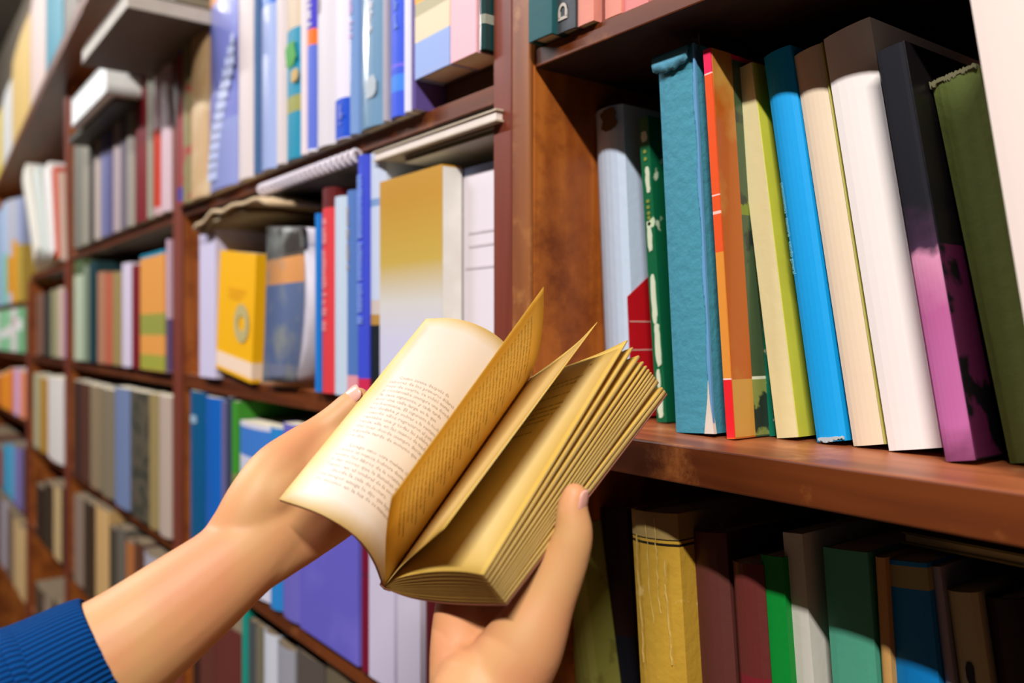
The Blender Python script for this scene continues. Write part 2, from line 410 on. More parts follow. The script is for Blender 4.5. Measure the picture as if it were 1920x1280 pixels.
# orange and red magazine-like book
m_or = bands('orange_cover', rgb(222, 84, 40), [(0, .145, rgb(222, 36, 44)), (.145, .152, rgb(230, 200, 190)), (.152, .47, rgb(214, 138, 56)), (.57, .575, rgb(240, 190, 180)), (.615, .62, rgb(240, 190, 180)), (.93, .935, rgb(240, 190, 180)), (.935, 1, rgb(224, 40, 84))], rough=.22, coat=.5, bump=.08)
b = rowbook('thin orange-red glossy book with a green and orange cover, beside the teal one', 1363, 1378, 96, zs, R(.06), m_or, .15, topL=1318, hard=False, spine_round=0, group=G0)
w_, h = WH(b)
def side_panel_art(parent, y0, y1, z0, z1, m, x=None, name='cover_picture'):
    return boxo(name, (x or w_) - .0002, (x or w_) + .0006, y0, y1, z0, z1, m, parent)
m_gr = bands('green_photo_print', rgb(64, 84, 56), [(0, .148, rgb(128, 140, 72)), (.148, .155, rgb(210, 215, 190)), (.58, .62, rgb(110, 128, 40))], rough=.3, noise=(rgb(40, 52, 44), 35, .55), coat=.4, bump=.08)
m_or2 = bands('orange_swirl_print', rgb(176, 88, 26), [(0, .148, rgb(190, 140, 60))], rough=.3, noise=(rgb(190, 150, 70), 14, .5), coat=.4, bump=.08)
side_panel_art(b, .001, .0215, 0, h, m_or2); o = side_panel_art(b, .0215, .149, 0, h * .985, m_gr); o['label'] = 'dark green photographic part of the cover'
m_tg = bands('teal_worn_cover', rgb(10, 112, 88), [], noise=(rgb(206, 206, 170), 60, .56), rough=.45)
rowbook('very thin teal-green book with scuffed cream edges left of the pale yellow one', 1443, 1455, 303, zs, R(.145), m_tg, .13, topL=1389, hard=False, spine_round=0, group=G0)
m_cy = bands('cream_cover', rgb(222, 210, 160), [], noise=(rgb(206, 190, 138), 25, .66), rough=.7)
b = rowbook('pale yellow book with a lime-yellow side, left of the bright blue one', 1457, 1497, 134, zs, R(.13), m_cy, .15, topL=1374, hard=False, spine_round=.0, group=G0)
w_, h = WH(b); side_panel_art(b, .001, .149, 0, h, mat('lime_print', rgb(196, 196, 66), .5), name='lime_side')
m_bb = bands('bright_blue_cover', rgb(0, 148, 216), [], rough=.6, noise=(rgb(0, 132, 200), 12, .6), bump=.05)
b = rowbook('bright cyan-blue book with a chipped bottom edge and tiny gold lettering', 1528, 1586, 108, zs, R(.13), m_bb, .15, topL=1428, hard=False, spine_round=.12, group=G0)
w_, h = WH(b)
spine_text(b, 'conocimientos · memoria · estudio general', .0036, .0012, h * .66, mat('gold_letters', rgb(120, 190, 200), .5), y=-.0002)
ragged(b, 'chipped_edge', w_ * .12, w_ * .98, .0026, .0022, mat('bare_board2', rgb(170, 180, 184), .9), seed=4, n=60, y=-.0003, th=.0012)
m_tn = bands('tan_pages', rgb(214, 194, 168), [], axis=2, rough=.8, bump=.05)
b = rowbook('tan-cream book with plain spine between the cyan and the wide white books', 1597, 1660, 106, zs, R(.135), m_tn, .15, topL=1485, hard=False, spine_round=.1, group=G0)
w_, h = WH(b); side_panel_art(b, .001, .149, 0, h, mat('olive_print', rgb(176, 172, 84), .5), name='olive_side')
m_wh = bands('white_spine', rgb(224, 216, 212), [], rough=.7, noise=(rgb(210, 198, 190), 14, .62), bump=.04)
rowbook('widest white book with a plain spine, left of the purple and black one', 1664, 1767, 74, zs, R(.13), m_wh, .155, topL=1541, hard=False, spine_round=.06, group=G0)
m_pu = bands('purple_black_cover', rgb(20, 20, 28), [(0, .56, rgb(166, 88, 138))], rough=.4, noise=(rgb(34, 22, 34), 24, .60), coat=.2)
def purple():
    m = bpy.data.materials.new('purple_black_print'); m.use_nodes = True; N = m.node_tree.nodes; K = m.node_tree.links
    b = N['Principled BSDF']; b.inputs['Roughness'].default_value = .65; b.inputs['Specular IOR Level'].default_value = .15
    tc = N.new('ShaderNodeTexCoord'); sp = N.new('ShaderNodeSeparateXYZ'); K.new(tc.outputs['Generated'], sp.inputs[0])
    n = N.new('ShaderNodeTexNoise'); n.inputs['Scale'].default_value = 28; n.inputs['Detail'].default_value = 6; K.new(tc.outputs['Object'], n.inputs['Vector'])
    n2 = N.new('ShaderNodeMath'); n2.operation = 'MULTIPLY_ADD'; K.new(n.outputs['Fac'], n2.inputs[0]); n2.inputs[1].default_value = .30; K.new(sp.outputs[2], n2.inputs[2])
    r = N.new('ShaderNodeValToRGB'); e = r.color_ramp.elements
    e[0].position = .14; e[0].color = rgb(120, 60, 96); e[1].position = .75; e[1].color = rgb(18, 18, 26)
    for p, c in ((.24, rgb(176, 96, 150)), (.5, rgb(170, 88, 138)), (.635, rgb(196, 130, 160)), (.67, rgb(60, 36, 60))): q = e.new(p); q.color = c
    K.new(n2.outputs[0], r.inputs['Fac']); K.new(r.outputs['Color'], b.inputs['Base Color'])
    return m
b = rowbook('black book fading to mottled purple-pink at the bottom', 1771, 1832, 100, zs, R(.095), purple(), .15, topL=1641, hard=False, spine_round=.1, group=G0)
w_, h = WH(b)
side_panel_art(b, .001, .149, 0, h, bands('dark_wine_print', rgb(16, 12, 14), [(0, .5, rgb(70, 20, 50))], noise=(rgb(10, 8, 12), 24, .5), rough=.4), name='dark_side')
m_ol = bands('olive_cloth', rgb(94, 106, 50), [], rough=.85, bump=.3, noise=(rgb(80, 90, 40), 10, .55))
b = rowbook('olive-green clothbound book with frayed head near the right edge', 1890, 1996, 158, zs, R(.14), m_ol, .15, topL=1743, spine_round=.1, group=G0)
w_, h = WH(b)
ragged(b, 'frayed_head', 0, w_, h, .0042, mat('frayed_linen', rgb(112, 108, 80), .9), seed=8, n=50, y=-.0005, th=.004, lip=.0012)
rowbook('big pinkish-white book cut off by the right edge of the view', 1972, 2110, -70, zs, R(.0), bands('pinkish_spine', rgb(222, 206, 198), [], rough=.8, bump=.03), .17, topL=1806, hard=False, spine_round=.03, group=G0)

# ---------------- bay 0, lower row
G1 = 'books on the lowest near shelf'
zl = lev(.70) + .0003
def low(label, L, Rr, topL, topy, r, cover, **kw):
    # L, Rr given at image height 1280; carried down to the shelf
    k = (L - topL) / (1280 - topy); yb = HY + (ZC - zl) * F / tpl(L, r)
    dx = k * (yb - 1280)
    return rowbook(label, L + dx, Rr + dx, topy, zl, r, cover, kw.pop('depth', .15), topL=topL, group=G1, ztop=zs0 - .0245, **kw)
low('olive-yellow slim book leaning behind the holding hand', 1069, 1117, 1034, 985, R(.1), bands('olive_slim', rgb(150, 150, 70), [], rough=.6, noise=(rgb(128, 126, 56), 30, .6)), hard=False)
low('very dark maroon and navy book left of the yellow cracked one', 1120, 1190, 1100, 950, R(.17), bands('dark_maroon_navy', rgb(34, 8, 10), [(0, .53, rgb(10, 16, 34))], rough=.6), hard=True)
m_ye = bands('cracked_yellow', rgb(178, 140, 48), [(.905, .911, rgb(30, 24, 14)), (.918, .924, rgb(30, 24, 14)), (.924, 1, rgb(150, 126, 74))], rough=.35, coat=.35, noise=(rgb(204, 176, 104), 46, .66), bump=.25)
b = low('yellow-gold book wrapped in cracked film with two black lines near the top', 1192, 1284, 1174, 955, R(.037), m_ye, hard=True, spine_round=.12)
w_, h = WH(b); sc = mat('film_crease', rgb(206, 178, 104), .3)
rr = random.Random(3)
for i in range(4):
    bm = bmesh.new(); x = w_ * (.2 + .2 * i); pr = None
    z0 = rr.uniform(.5, .75); z1 = rr.uniform(.86, .99)
    for j in range(26):
        z = h * (z1 + (z0 - z1) * j / 25); x += rr.uniform(-.0007, .0007); hw = .00013 * (1 + math.sin(j * .9))+.00004
        q = [bm.verts.new((x - hw, -.0002, z)), bm.verts.new((x + hw, -.0002, z)), bm.verts.new((x + hw, .0009, z)), bm.verts.new((x - hw, .0009, z))]
        if pr:
            for k in range(4): bm.faces.new((pr[k], pr[(k + 1) % 4], q[(k + 1) % 4], q[k]))
        pr = q
    bm_obj('film_crease', bm, sc, b)
low('brown-maroon book with plain spine right of the yellow one', 1290, 1376, 1271, 992, R(.084), bands('brown_maroon', rgb(84, 42, 36), [], rough=.5, coat=.1), spine_round=.25)
low('short book with maroon upper half and dark teal lower half', 1379, 1441, 1364, 1052, R(.081), bands('maroon_teal', rgb(92, 36, 32), [(0, .60, rgb(8, 62, 66)), (.60, .665, rgb(110, 24, 34))], rough=.5), hard=False)
low('vivid green slim book left of the grey-white one', 1443, 1487, 1426, 1040, R(.095), bands('vivid_green', rgb(0, 128, 44), [], rough=.5), hard=False, spine_round=.02)
low('grey-white book with a plain block spine in the lower row', 1490, 1530, 1467, 998, R(.109), bands('grey_white', rgb(196, 192, 182), [], rough=.7), hard=False, spine_round=.02)
low('teal-green book, wide, left of the thin tan one', 1560, 1650, 1541, 1026, R(.126), bands('teal_green', rgb(72, 150, 124), [], rough=.7, noise=(rgb(88, 164, 136), 14, .55)), hard=False, spine_round=.04)
low('thin tan book between the teal-green and blue books', 1653, 1673, 1639, 1044, R(.132), bands('thin_tan', rgb(184, 140, 80), [], rough=.6), hard=False)
low('cobalt blue book with a cream label across its head', 1676, 1768, 1652, 1048, R(.145), bands('cobalt_label', rgb(0, 112, 178), [(.93, .985, rgb(150, 140, 96))], rough=.5), hard=False, spine_round=.06)
low('slim grey-brown book right of the cobalt blue one', 1772, 1792, 1744, 1062, R(.16), bands('grey_brown', rgb(150, 140, 150), [], rough=.6), hard=False)
b = low('pale khaki book with a small dark emblem on its spine', 1796, 1862, 1770, 1108, R(.165), bands('khaki_cream', rgb(176, 164, 124), [], rough=.6), hard=False)
w_, h = WH(b); blob(b, w_ * .5, h * .80, w_ * .12, h * .03, mat('dark_emblem', rgb(20, 20, 24), .5), 'emblem', seed=5); blob(b, w_ * .45, h * .64, w_ * .16, h * .05, mat('dark_emblem', rgb(70, 66, 50), .5), 'emblem', seed=6)
low('dark wine-red book at the lower right corner', 1866, 1950, 1840, 1120, R(.18), bands('dark_wine', rgb(36, 12, 12), [(.72, .78, rgb(90, 66, 24))], rough=.6), hard=True)
low('blackish book beyond the wine-red one, cut off by the right edge', 1953, 2040, 1925, 1080, R(.19), bands('blackish', rgb(22, 18, 16), [], rough=.6), hard=True)

def flat_book(label, pL, pR, y, zbot, th, depth, cover, pages=PAPER, yaw=0, group=None, name='book', tilt=0):
    """a book lying flat, spine side turned away: the page edges face the aisle"""
    t = thing(name, label, 'book', (pL, y, zbot), (0, tilt, yaw), group)
    L_ = pR - pL; c = min(.0016, th * .2)
    bm = bmesh.new(); box(bm, 0, L_, 0, depth, 0, c); box(bm, 0, L_, 0, depth, th - c, th); box(bm, 0, L_, depth - c, depth, c, th - c)
    bm_obj('cover', bm, cover, t)
    bm = bmesh.new(); box(bm, .002, L_ - .002, .0015, depth - c * 1.1, c * 1.02, th - c * 1.02); bm_obj('page_block', bm, pages, t)
    return t
xa = on(1690, 600, R(.2)).x
pz = on(1800, 1040, R(.2)).z
flat_book('khaki book lying flat on top of the lower row at the right', xa, xa + .16, R(.2), pz - .0, .0075, .12, mat('khaki_flat', rgb(132, 118, 62), .7), PAPER_Y)

# ---------------- bay 0, row above the top shelf
G2 = 'books on the shelf above the near compartment'
zt = Z0T + .0003
def simple(label, L, Rr, topy, zs_, r, cover, group, **kw): return rowbook(label, L, Rr, topy, zs_, r, cover, kw.pop('depth', .15), group=group, **kw)
rowbook('dark teal book at the left end above the wooden edge', 990, 1034, -330, zt, -.012, bands('dark_teal', rgb(30, 84, 88), [], rough=.6), .15, spine_round=.02, group=G2)
b = rowbook('grey-black book with a small pale arch emblem at the foot', 1041, 1078, -300, zt, -.006, bands('grey_black', rgb(66, 70, 74), [], rough=.5), .15, spine_round=.02, group=G2)
w_, h = WH(b)
bm = bmesh.new()      # arch emblem: ring with a flat foot
n = 20; ro, ri = w_ * .22, w_ * .13; cx, cz = w_ * .42, h * .105
for i in range(n):
    a0, a1 = math.pi * i / n, math.pi * (i + 1) / n
    q = [bm.verts.new((cx + r_ * math.cos(a), y_, cz + r_ * 1.2 * math.sin(a))) for (r_, a) in ((ro, a0), (ro, a1), (ri, a1), (ri, a0)) for y_ in (-.0008,)]
    bm.faces.new(q)
box(bm, cx - ro, cx - ri, -.0009, .0005, cz - w_ * .22, cz); box(bm, cx + ri, cx + ro, -.0009, .0005, cz - w_ * .22, cz); box(bm, cx - ro, cx + ro, -.0009, .0005, cz - w_ * .30, cz - w_ * .2)
bm_obj('arch_emblem', bm, mat('emblem_pale', rgb(190, 180, 170), .5), b)
pk = bands('salmon_cover', rgb(216, 140, 124), [], rough=.7)
rowbook('salmon pink book with bent corner right of the grey-black one', 1083, 1113, -300, zt, -.004, pk, .15, hard=False, spine_round=.02, group=G2)
rowbook('reddish-brown slim book between two salmon pink ones', 1115, 1131, -290, zt, .004, bands('redbrown', rgb(120, 52, 40), [], rough=.6), .15, hard=False, group=G2)
rowbook('salmon pink book right of the reddish-brown slim one', 1134, 1165, -300, zt, .002, pk, .15, hard=False, spine_round=.02, group=G2)
rowbook('rose pink book, last one visible above the wooden edge', 1168, 1215, -300, zt, .004, bands('rose_cover', rgb(214, 132, 130), [], rough=.7), .15, hard=False, spine_round=.02, group=G2)

# ---------------- bays behind and left of the open book
PAPER_S = mat('shaded_page_paper', rgb(126, 108, 84), .9)  # page paper for the low rows, their shade painted in as a darker colour
RAISE = ('striped blue, orange and beige', 'rose pink', 'dark green')
SPW = mat('spine_print_white', rgb(226, 226, 236), .6); SPD = mat('spine_print_dark', rgb(60, 60, 76), .6)
def word_marks(parent, w_, h, z0, z1, x0, x1, m, seed, name='lettering'):
    """small raised glyph blocks running down a spine, too blurred in the photo to read"""
    rr = random.Random(seed); bm = bmesh.new(); z = h * z1
    while z > h * z0:
        l = rr.uniform(.0022, .0042)
        if rr.random() > .16: box(bm, w_ * x0, w_ * (x1 - rr.uniform(0, .12)), -.0008, .0006, z - l * .72, z)
        z -= l
    return bm_obj(name, bm, m, parent)
ZB = .531; ZF1, ZF3, ZF4 = lev(-.2), lev(.55), lev(1.15)
NTOP = {round(Z4, 3): Z3 - .0245, round(Z3, 3): Z2 - .025, round(Z2, 3): Z1 - .0205, round(ZB, 3): Z4 - .0245}
FTOP = {round(Z2, 3): ZF1 - .0205, round(ZF3, 3): Z2 - .025, round(ZF4, 3): ZF3 - .0245, round(ZB, 3): ZF4 - .0245, round(ZF1, 3): ZU - .035}
def row(spec, zsh, r0, where, group, depth=.16, bay=None):
    prev = None; made = []; lo, hi = bay if bay else (None, None)
    for s in spec:
        L_, R_, ty, col, desc = s[:5]; ex = dict(s[5]) if len(s) > 5 else {}
        r = ex.pop('r', r0); bl = ex.pop('bands', []); ns = ex.pop('noise', None); rough = ex.pop('rough', .5); coat = ex.pop('coat', 0)
        wm = ex.pop('marks', None); lab = ex.pop('label', None); dp = ex.pop('depth', depth)
        m = bands(desc.replace(' ', '_').replace('-', '_') + '_cover', rgb(*col), bl, rough=rough, noise=ns, coat=coat, bump=.05)
        r = r0 + max(-.004, min(.004, r - r0)) * .3 if bay else r
        rel = ('right of the ' + prev + ' one, ') if prev else 'first from the left, '
        b = rowbook(lab or (desc + ' book ' + rel + where), L_, R_, ty, zsh + .0002, r, m, dp, group=group, pages=(PAPER_S if zsh < 1.06 else PAPER), hard=ex.pop('hard', False), xlo=lo, xhi=hi, ztop=(FTOP if hi is not None and hi < XJ else NTOP).get(round(zsh, 3)), **ex)
        if bay: lo = XEND[0]
        if wm:
            w_, h = WH(b); word_marks(b, w_, h, *wm, seed=len(made) + int(L_))
        made.append(b); prev = desc
        if desc in RAISE: b.location.z += .027
    return made
tA = bands
# bay 1, upper row
GU = 'books on the upper shelf behind the open book'
U = row([
 (324, 338, 68, (150, 60, 64), 'maroon', {'bands': [(.93, 1, rgb(140, 20, 24)), (.86, .93, rgb(70, 60, 150)), (.02, .10, rgb(76, 64, 150))], 'r': -.05}),
 (338, 352, 90, (138, 126, 84), 'mottled olive', {'r': -.045, 'noise': (rgb(160, 70, 60), 30, .55)}),
 (352, 384, 70, (196, 160, 116), 'sandy tan', {'r': -.04, 'noise': (rgb(214, 190, 150), 18, .5)}),
 (386, 438, -35, (126, 134, 206), 'tall lilac-blue', {'r': -.045, 'bands': [(.905, 1, rgb(120, 104, 58)), (.855, .905, rgb(226, 140, 50)), (0, .3, rgb(150, 160, 216))], 'coat': .8, 'rough': .3, 'spine_round': .3}),
 (440, 470, -60, (216, 202, 200), 'cream-white', {'r': -.04}),
 (472, 482, -40, (64, 96, 140), 'steel-blue slim', {'r': -.03}),
 (483, 512, -70, (164, 180, 226), 'pale blue', {'r': -.035, 'bands': [(.76, .90, rgb(20, 104, 206))], 'coat': .6, 'rough': .3}),
 (513, 530, -80, (212, 200, 200), 'pinkish cream', {'r': -.03}),
 (531, 560, -80, (0, 136, 170), 'turquoise', {'r': -.035, 'bands': [(.22, .30, rgb(150, 150, 76)), (.62, 1, rgb(206, 186, 160))]}),
 (561, 571, -90, (226, 210, 214), 'rosy white slim', {'r': -.03}),
 (572, 586, -90, (232, 230, 238), 'white and orange', {'r': -.035, 'bands': [(0.01, .52, rgb(90, 110, 206)), (.52, .60, rgb(240, 110, 20)), (.60, 1, rgb(70, 60, 196))], 'marks': (.62, .98, .3, .8, SPW)}),
 (587, 620, -100, (212, 206, 212), 'light grey', {'r': -.03, 'marks': (.66, .98, .3, .5, mat('grey_print', rgb(178, 170, 178), .6))}),
 (621, 650, -100, (222, 216, 230), 'lilac-white', {'r': -.03, 'bands': [(.0, .20, rgb(10, 72, 196))]}),
 (651, 666, -100, (124, 156, 208), 'hazy blue slim', {'r': -.035, 'coat': 1, 'rough': .25, 'marks': (.5, .95, .3, .7, mat('pale_violet_print', rgb(200, 180, 220), .6))}),
 (667, 714, -110, (112, 150, 182), 'grey-blue film-wrapped', {'r': -.045, 'coat': .8, 'rough': .3, 'spine_round': .3, 'marks': (.45, .98, .52, .68, SPW)}),
 (715, 724, -110, (164, 158, 170), 'grey slim', {'r': -.03}),
 (725, 753, -120, (52, 84, 214), 'royal blue', {'r': -.04, 'bands': [(.13, .22, rgb(60, 130, 226)), (.26, .28, rgb(110, 100, 220))], 'marks': (.48, .98, .52, .72, mat('periwinkle_print', rgb(120, 150, 232), .6))}),
 (754, 768, -120, (216, 214, 230), 'bluish white slim', {'r': -.035}),
 (769, 777, -120, (92, 74, 140), 'violet slim', {'r': -.03}),
 (778, 843, -130, (148, 168, 220), 'striped blue, orange and beige', {'r': -.062, 'hard': True, 'bands': [(.03, .20, rgb(144, 168, 222)), (.20, .345, rgb(224, 206, 172)), (.345, .42, rgb(178, 168, 132)), (.42, .50, rgb(255, 170, 36))], 'spine_round': 0, 'depth': .17,
    'label': 'thick book striped orange, beige and blue, on the upper shelf by the post'}),
 (845, 893, -130, (240, 180, 190), 'rose pink', {'r': -.058, 'spine_round': 0, 'depth': .17, 'label': 'thick rose pink book right of the striped one, upper shelf by the post'}),
 (896, 928, -130, (14, 56, 56), 'dark green', {'r': -.035, 'bands': [(.170, .177, rgb(200, 200, 180)), (.186, .193, rgb(200, 200, 180)), (.202, .209, rgb(200, 200, 180)), (.218, .225, rgb(200, 200, 180))], 'coat': .6, 'rough': .3, 'hard': True, 'depth': .14,
    'label': 'blackish green book with silver rings beside the post, upper shelf'}),
], Z1, -.012, 'upper row', GU, bay=(XD + .001, XA - .001))
_x0 = U[19].location.x
flat_book('dark flat book the striped and pink books stand on', _x0 + .002, XA - .002, .018, Z1 + .0003, .0266, .14, mat('dark_flat', rgb(60, 38, 26), .6), mat('dark_flat_edge', rgb(70, 52, 36), .8))
# extra printed shapes on some of those spines
b = U[3]; w_, h = WH(b)
bm = bmesh.new()
for i in range(14):
    a = i / 13; x0 = w_ * (.1 + .8 * a ** 1.5); z = h * (.05 + .55 * a); box(bm, x0, min(w_, x0 + w_ * .3), -.0008, .001, z, z + h * .05)
bm_obj('white_swoosh', bm, mat('swoosh_white', rgb(190, 200, 236), .4), b)
b = U[8]; w_, h = WH(b); blob(b, w_ * .5, h * .50, w_ * .32, h * .06, mat('leaf_green', rgb(40, 150, 30), .5), 'green_figure', seed=9); blob(b, w_ * .75, h * .39, w_ * .22, h * .03, mat('ochre_spot', rgb(196, 160, 90), .5), 'ochre_spot', seed=10)
b = U[12]; w_, h = WH(b); word_marks(b, w_, h, .03, .17, .5, .75, mat('label_print', rgb(130, 140, 220), .6), 5)
b = U[14]; w_, h = WH(b); blob(b, w_ * .62, h * .20, w_ * .2, h * .055, mat('pale_seal', rgb(178, 190, 200), .5), 'pale_emblem', seed=12)

# bay 1, middle row
GM = 'books on the middle shelf behind the open book'
M = row([
 (374, 404, 428, (208, 200, 226), 'lilac-white thick', {'r': -.01, 'spine_round': .0}),
 (405, 472, 490, (244, 180, 8), 'bright yellow-orange', {'r': -.01, 'topL': 413, 'spine_round': 0, 'bands': [(.03, .15, rgb(244, 216, 190)), (.16, .17, rgb(250, 196, 40))]}),
], Z2, -.01, 'middle row', GM)
b = M[1]; w_, h = WH(b)
bm = bmesh.new()
n = 24
for i in range(n):
    a0 = 2 * math.pi * i / n; a1 = 2 * math.pi * (i + 1) / n
    q = [(w_ * .70 + w_ * rx * math.cos(a), -.0012, h * .44 + h * rz * math.sin(a)) for rx, rz, a in ((.2, .155, a0), (.2, .155, a1), (.09, .06, a1), (.09, .06, a0))]
    bm.faces.new([bm.verts.new(v) for v in q])
bm_obj('ring_figure', bm, mat('figure_grey', rgb(190, 176, 120), .5), b)
bm = bmesh.new()
for i in range(5): box(bm, w_ * .3, w_ * (.8 - .04 * i), -.0008, .0005, h * (.70 - .02 * i), h * (.703 - .02 * i))
bm_obj('small_print', bm, mat('ochre_print', rgb(214, 150, 10), .5), b)
row([(474, 486, 520, (206, 178, 140), 'tan slim', {'r': .0, 'label': 'tan page block behind the yellow-orange book, middle row'})], Z2, 0, '', GM)
# magazine with a bent cover: curved sheet with pages
def bent_magazine():
    t = thing('magazine', 'bent magazine with an orange and blue picture, pages curling right, middle shelf', 'magazine', (0, 0, 0), group=GM)
    a = on(492, 707, -.015); 
    def pt(px, py, y): return on(px, py, y)
    zb = Z2 + .0004
    N_ = 24
    def curve(pxb, pxm, pxt, yoff):
        out = []
        for i in range(N_):
            s = i / (N_ - 1); py = 715 - s * (715 - 425)
            px = (1 - s) ** 2 * pxb + 2 * s * (1 - s) * pxm + s * s * pxt
            p = pt(px, 600, yoff); q = on(px, py, yoff); out.append(Vector((p.x, yoff, max(zb, q.z))))
        return out
    def sheet2(c1, c2, m, name, th):
        bm = bmesh.new(); A = [bm.verts.new(p) for p in c1]; B = [bm.verts.new(p) for p in c2]
        A2 = [bm.verts.new(p + Vector((0, th, 0))) for p in c1]; B2 = [bm.verts.new(p + Vector((0, th, 0))) for p in c2]
        for i in range(N_ - 1):
            bm.faces.new((A[i], B[i], B[i + 1], A[i + 1])); bm.faces.new((A2[i], A2[i + 1], B2[i + 1], B2[i]))
            bm.faces.new((A[i], A[i + 1], A2[i + 1], A2[i])); bm.faces.new((B[i], B2[i], B2[i + 1], B[i + 1]))
        bm.faces.new((A[0], A2[0], B2[0], B[0])); bm.faces.new((A[-1], B[-1], B2[-1], A2[-1]))
        bmesh.ops.recalc_face_normals(bm, faces=bm.faces); return bm_obj(name, bm, m, t, True)
    pic = bands('magazine_picture', rgb(96, 112, 150), [(.62, .78, rgb(216, 150, 90)), (.78, .80, rgb(90, 80, 70)), (.80, 1, rgb(60, 54, 50)), (0, .12, rgb(120, 126, 150))], noise=(rgb(142, 146, 140), 20, .5), rough=.4)
    sheet2(curve(492, 500, 500, -.012), curve(548, 572, 560, -.012), pic, 'cover', .01)
    sheet2(curve(551, 576, 563, -.008), curve(556, 628, 552, -.006), mat('page_lilac', rgb(206, 200, 210), .7), 'page_block', .06)
bent_magazine()
M2 = row([
 (588, 597, 402, (20, 116, 200), 'vivid blue slim', {}),
 (598, 620, 356, (214, 60, 66), 'red', {'bands': [(.90, 1, rgb(96, 24, 24))], 'marks': (.3, .85, .35, .65, mat('pink_print', rgb(236, 150, 150), .6))}),
 (621, 643, 372, (190, 206, 222), 'pale ice-blue', {}),
 (645, 664, 360, (80, 116, 180), 'denim blue', {'bands': [(.02, .10, rgb(220, 150, 160))], 'marks': (.62, .92, .3, .55, mat('tan_print', rgb(170, 160, 150), .6))}),
 (665, 684, 295, (58, 74, 200), 'cobalt', {'bands': [(.03, .08, rgb(200, 40, 80))], 'marks': (.30, .92, .3, .75, mat('periwinkle_print', rgb(120, 150, 232), .6)), 'r': -.014}),
 (685, 715, 292, (190, 200, 222), 'pale blue and black', {'bands': [(0, .30, rgb(20, 28, 34)), (.30, .34, rgb(176, 132, 60)), (.34, .40, rgb(200, 186, 180)), (.78, .81, rgb(120, 150, 196))], 'r': -.008}),
], Z2, -.01, 'middle row', GM)
# ochre to white book with its side towards the aisle and a plain one beside it
def grad_mat():
    m = bpy.data.materials.new('ochre_fading_to_white'); m.use_nodes = True; N = m.node_tree.nodes; K = m.node_tree.links
    b = N['Principled BSDF']; b.inputs['Roughness'].default_value = .45
    tc = N.new('ShaderNodeTexCoord'); sp = N.new('ShaderNodeSeparateXYZ'); K.new(tc.outputs['Generated'], sp.inputs[0])
    r = N.new('ShaderNodeValToRGB'); e = r.color_ramp.elements; e[0].position = .28; e[0].color = rgb(206, 204, 226); e[1].position = .90; e[1].color = rgb(188, 136, 16)
    for p, c in ((.44, rgb(210, 206, 200)), (.62, rgb(196, 164, 70))): q = e.new(p); q.color = c
    K.new(sp.outputs[2], r.inputs['Fac']); K.new(r.outputs['Color'], b.inputs['Base Color']); return m
b = rowbook('wide book fading from ochre to white, facing out behind the open page', 714, 826, 308 + 18, Z2 + .0003, -.006, grad_mat(), .0, group=GM, pages=PAPER, spine_round=0, hard=False) if False else None
r_ = -.006; a = on(712, 600, r_); e = on(829, 600, r_); dep = on(868, 600, .03)
hh = on(829, 308, r_).z - Z2
bk = make_book('wide book fading from ochre down to white, facing out behind the open book', (a.x, r_, Z2 + .0004), e.x - a.x, .022, hh, grad_mat(), PAPER, group=GM, hard=False, spine_round=0)
w_ = e.x - a.x
boxo('fore_edge', w_ + .0002, w_ + .0008, .0005, .0215, .001, hh - .002, mat('fore_edge_paper', rgb(226, 224, 218), .8), bk)
r_ = .0175; a = on(868, 600, r_); hh = on(868, 318, r_).z - Z2
bk = make_book('pinkish-white book with faint grey printed lines, against the near post', (a.x, r_, Z2 + .0004), XA - a.x - .001, .10, hh, bands('pinkish_white_cover', rgb(224, 216, 224), [(.965, 1, rgb(140, 160, 206))], rough=.5, bump=.03), PAPER, group=GM, hard=False, spine_round=0)
gp = mat('faint_print', rgb(211, 203, 210), .6)
for zz, l, x0 in ((.72, .5, .14), (.665, .62, .14), (.575, .8, .06)):
    rr = random.Random(int(zz * 99)); bm = bmesh.new(); W_ = XA - a.x - .001; x = W_ * x0
    while x < W_ * (x0 + l):
        q = rr.uniform(.0015, .004); box(bm, x, x + q * .7, -.0007, .0004, hh * zz, hh * zz + .0026); x += q
    bm_obj('lettering', bm, gp, bk)

# flat things lying on top of the middle row
GF = 'things lying flat on top of the middle row'
r_ = -.004
def flat_at(label, pxL, pxR, py_at_R, th, y, cover, pages, depth=.12, name='book', group=GF):
    a = on(pxL, 600, y); e = on(pxR, 600, y); z = on(pxR, py_at_R, y).z
    return flat_book(label, a.x, e.x, y, z, th, depth, cover, pages, group=group, name=name)
flat_at('white flat book wedged just under the upper shelf by the post', 699, 930, 226, .0105, -.012, mat('beige_board', rgb(190, 176, 156), .6), mat('bright_edge', rgb(226, 214, 206), .8))
flat_at('thin grey flat book under the white flat one', 756, 930, 250, .006, -.004, mat('grey_board', rgb(196, 192, 182), .5), mat('grey_edge', rgb(120, 116, 90), .8))
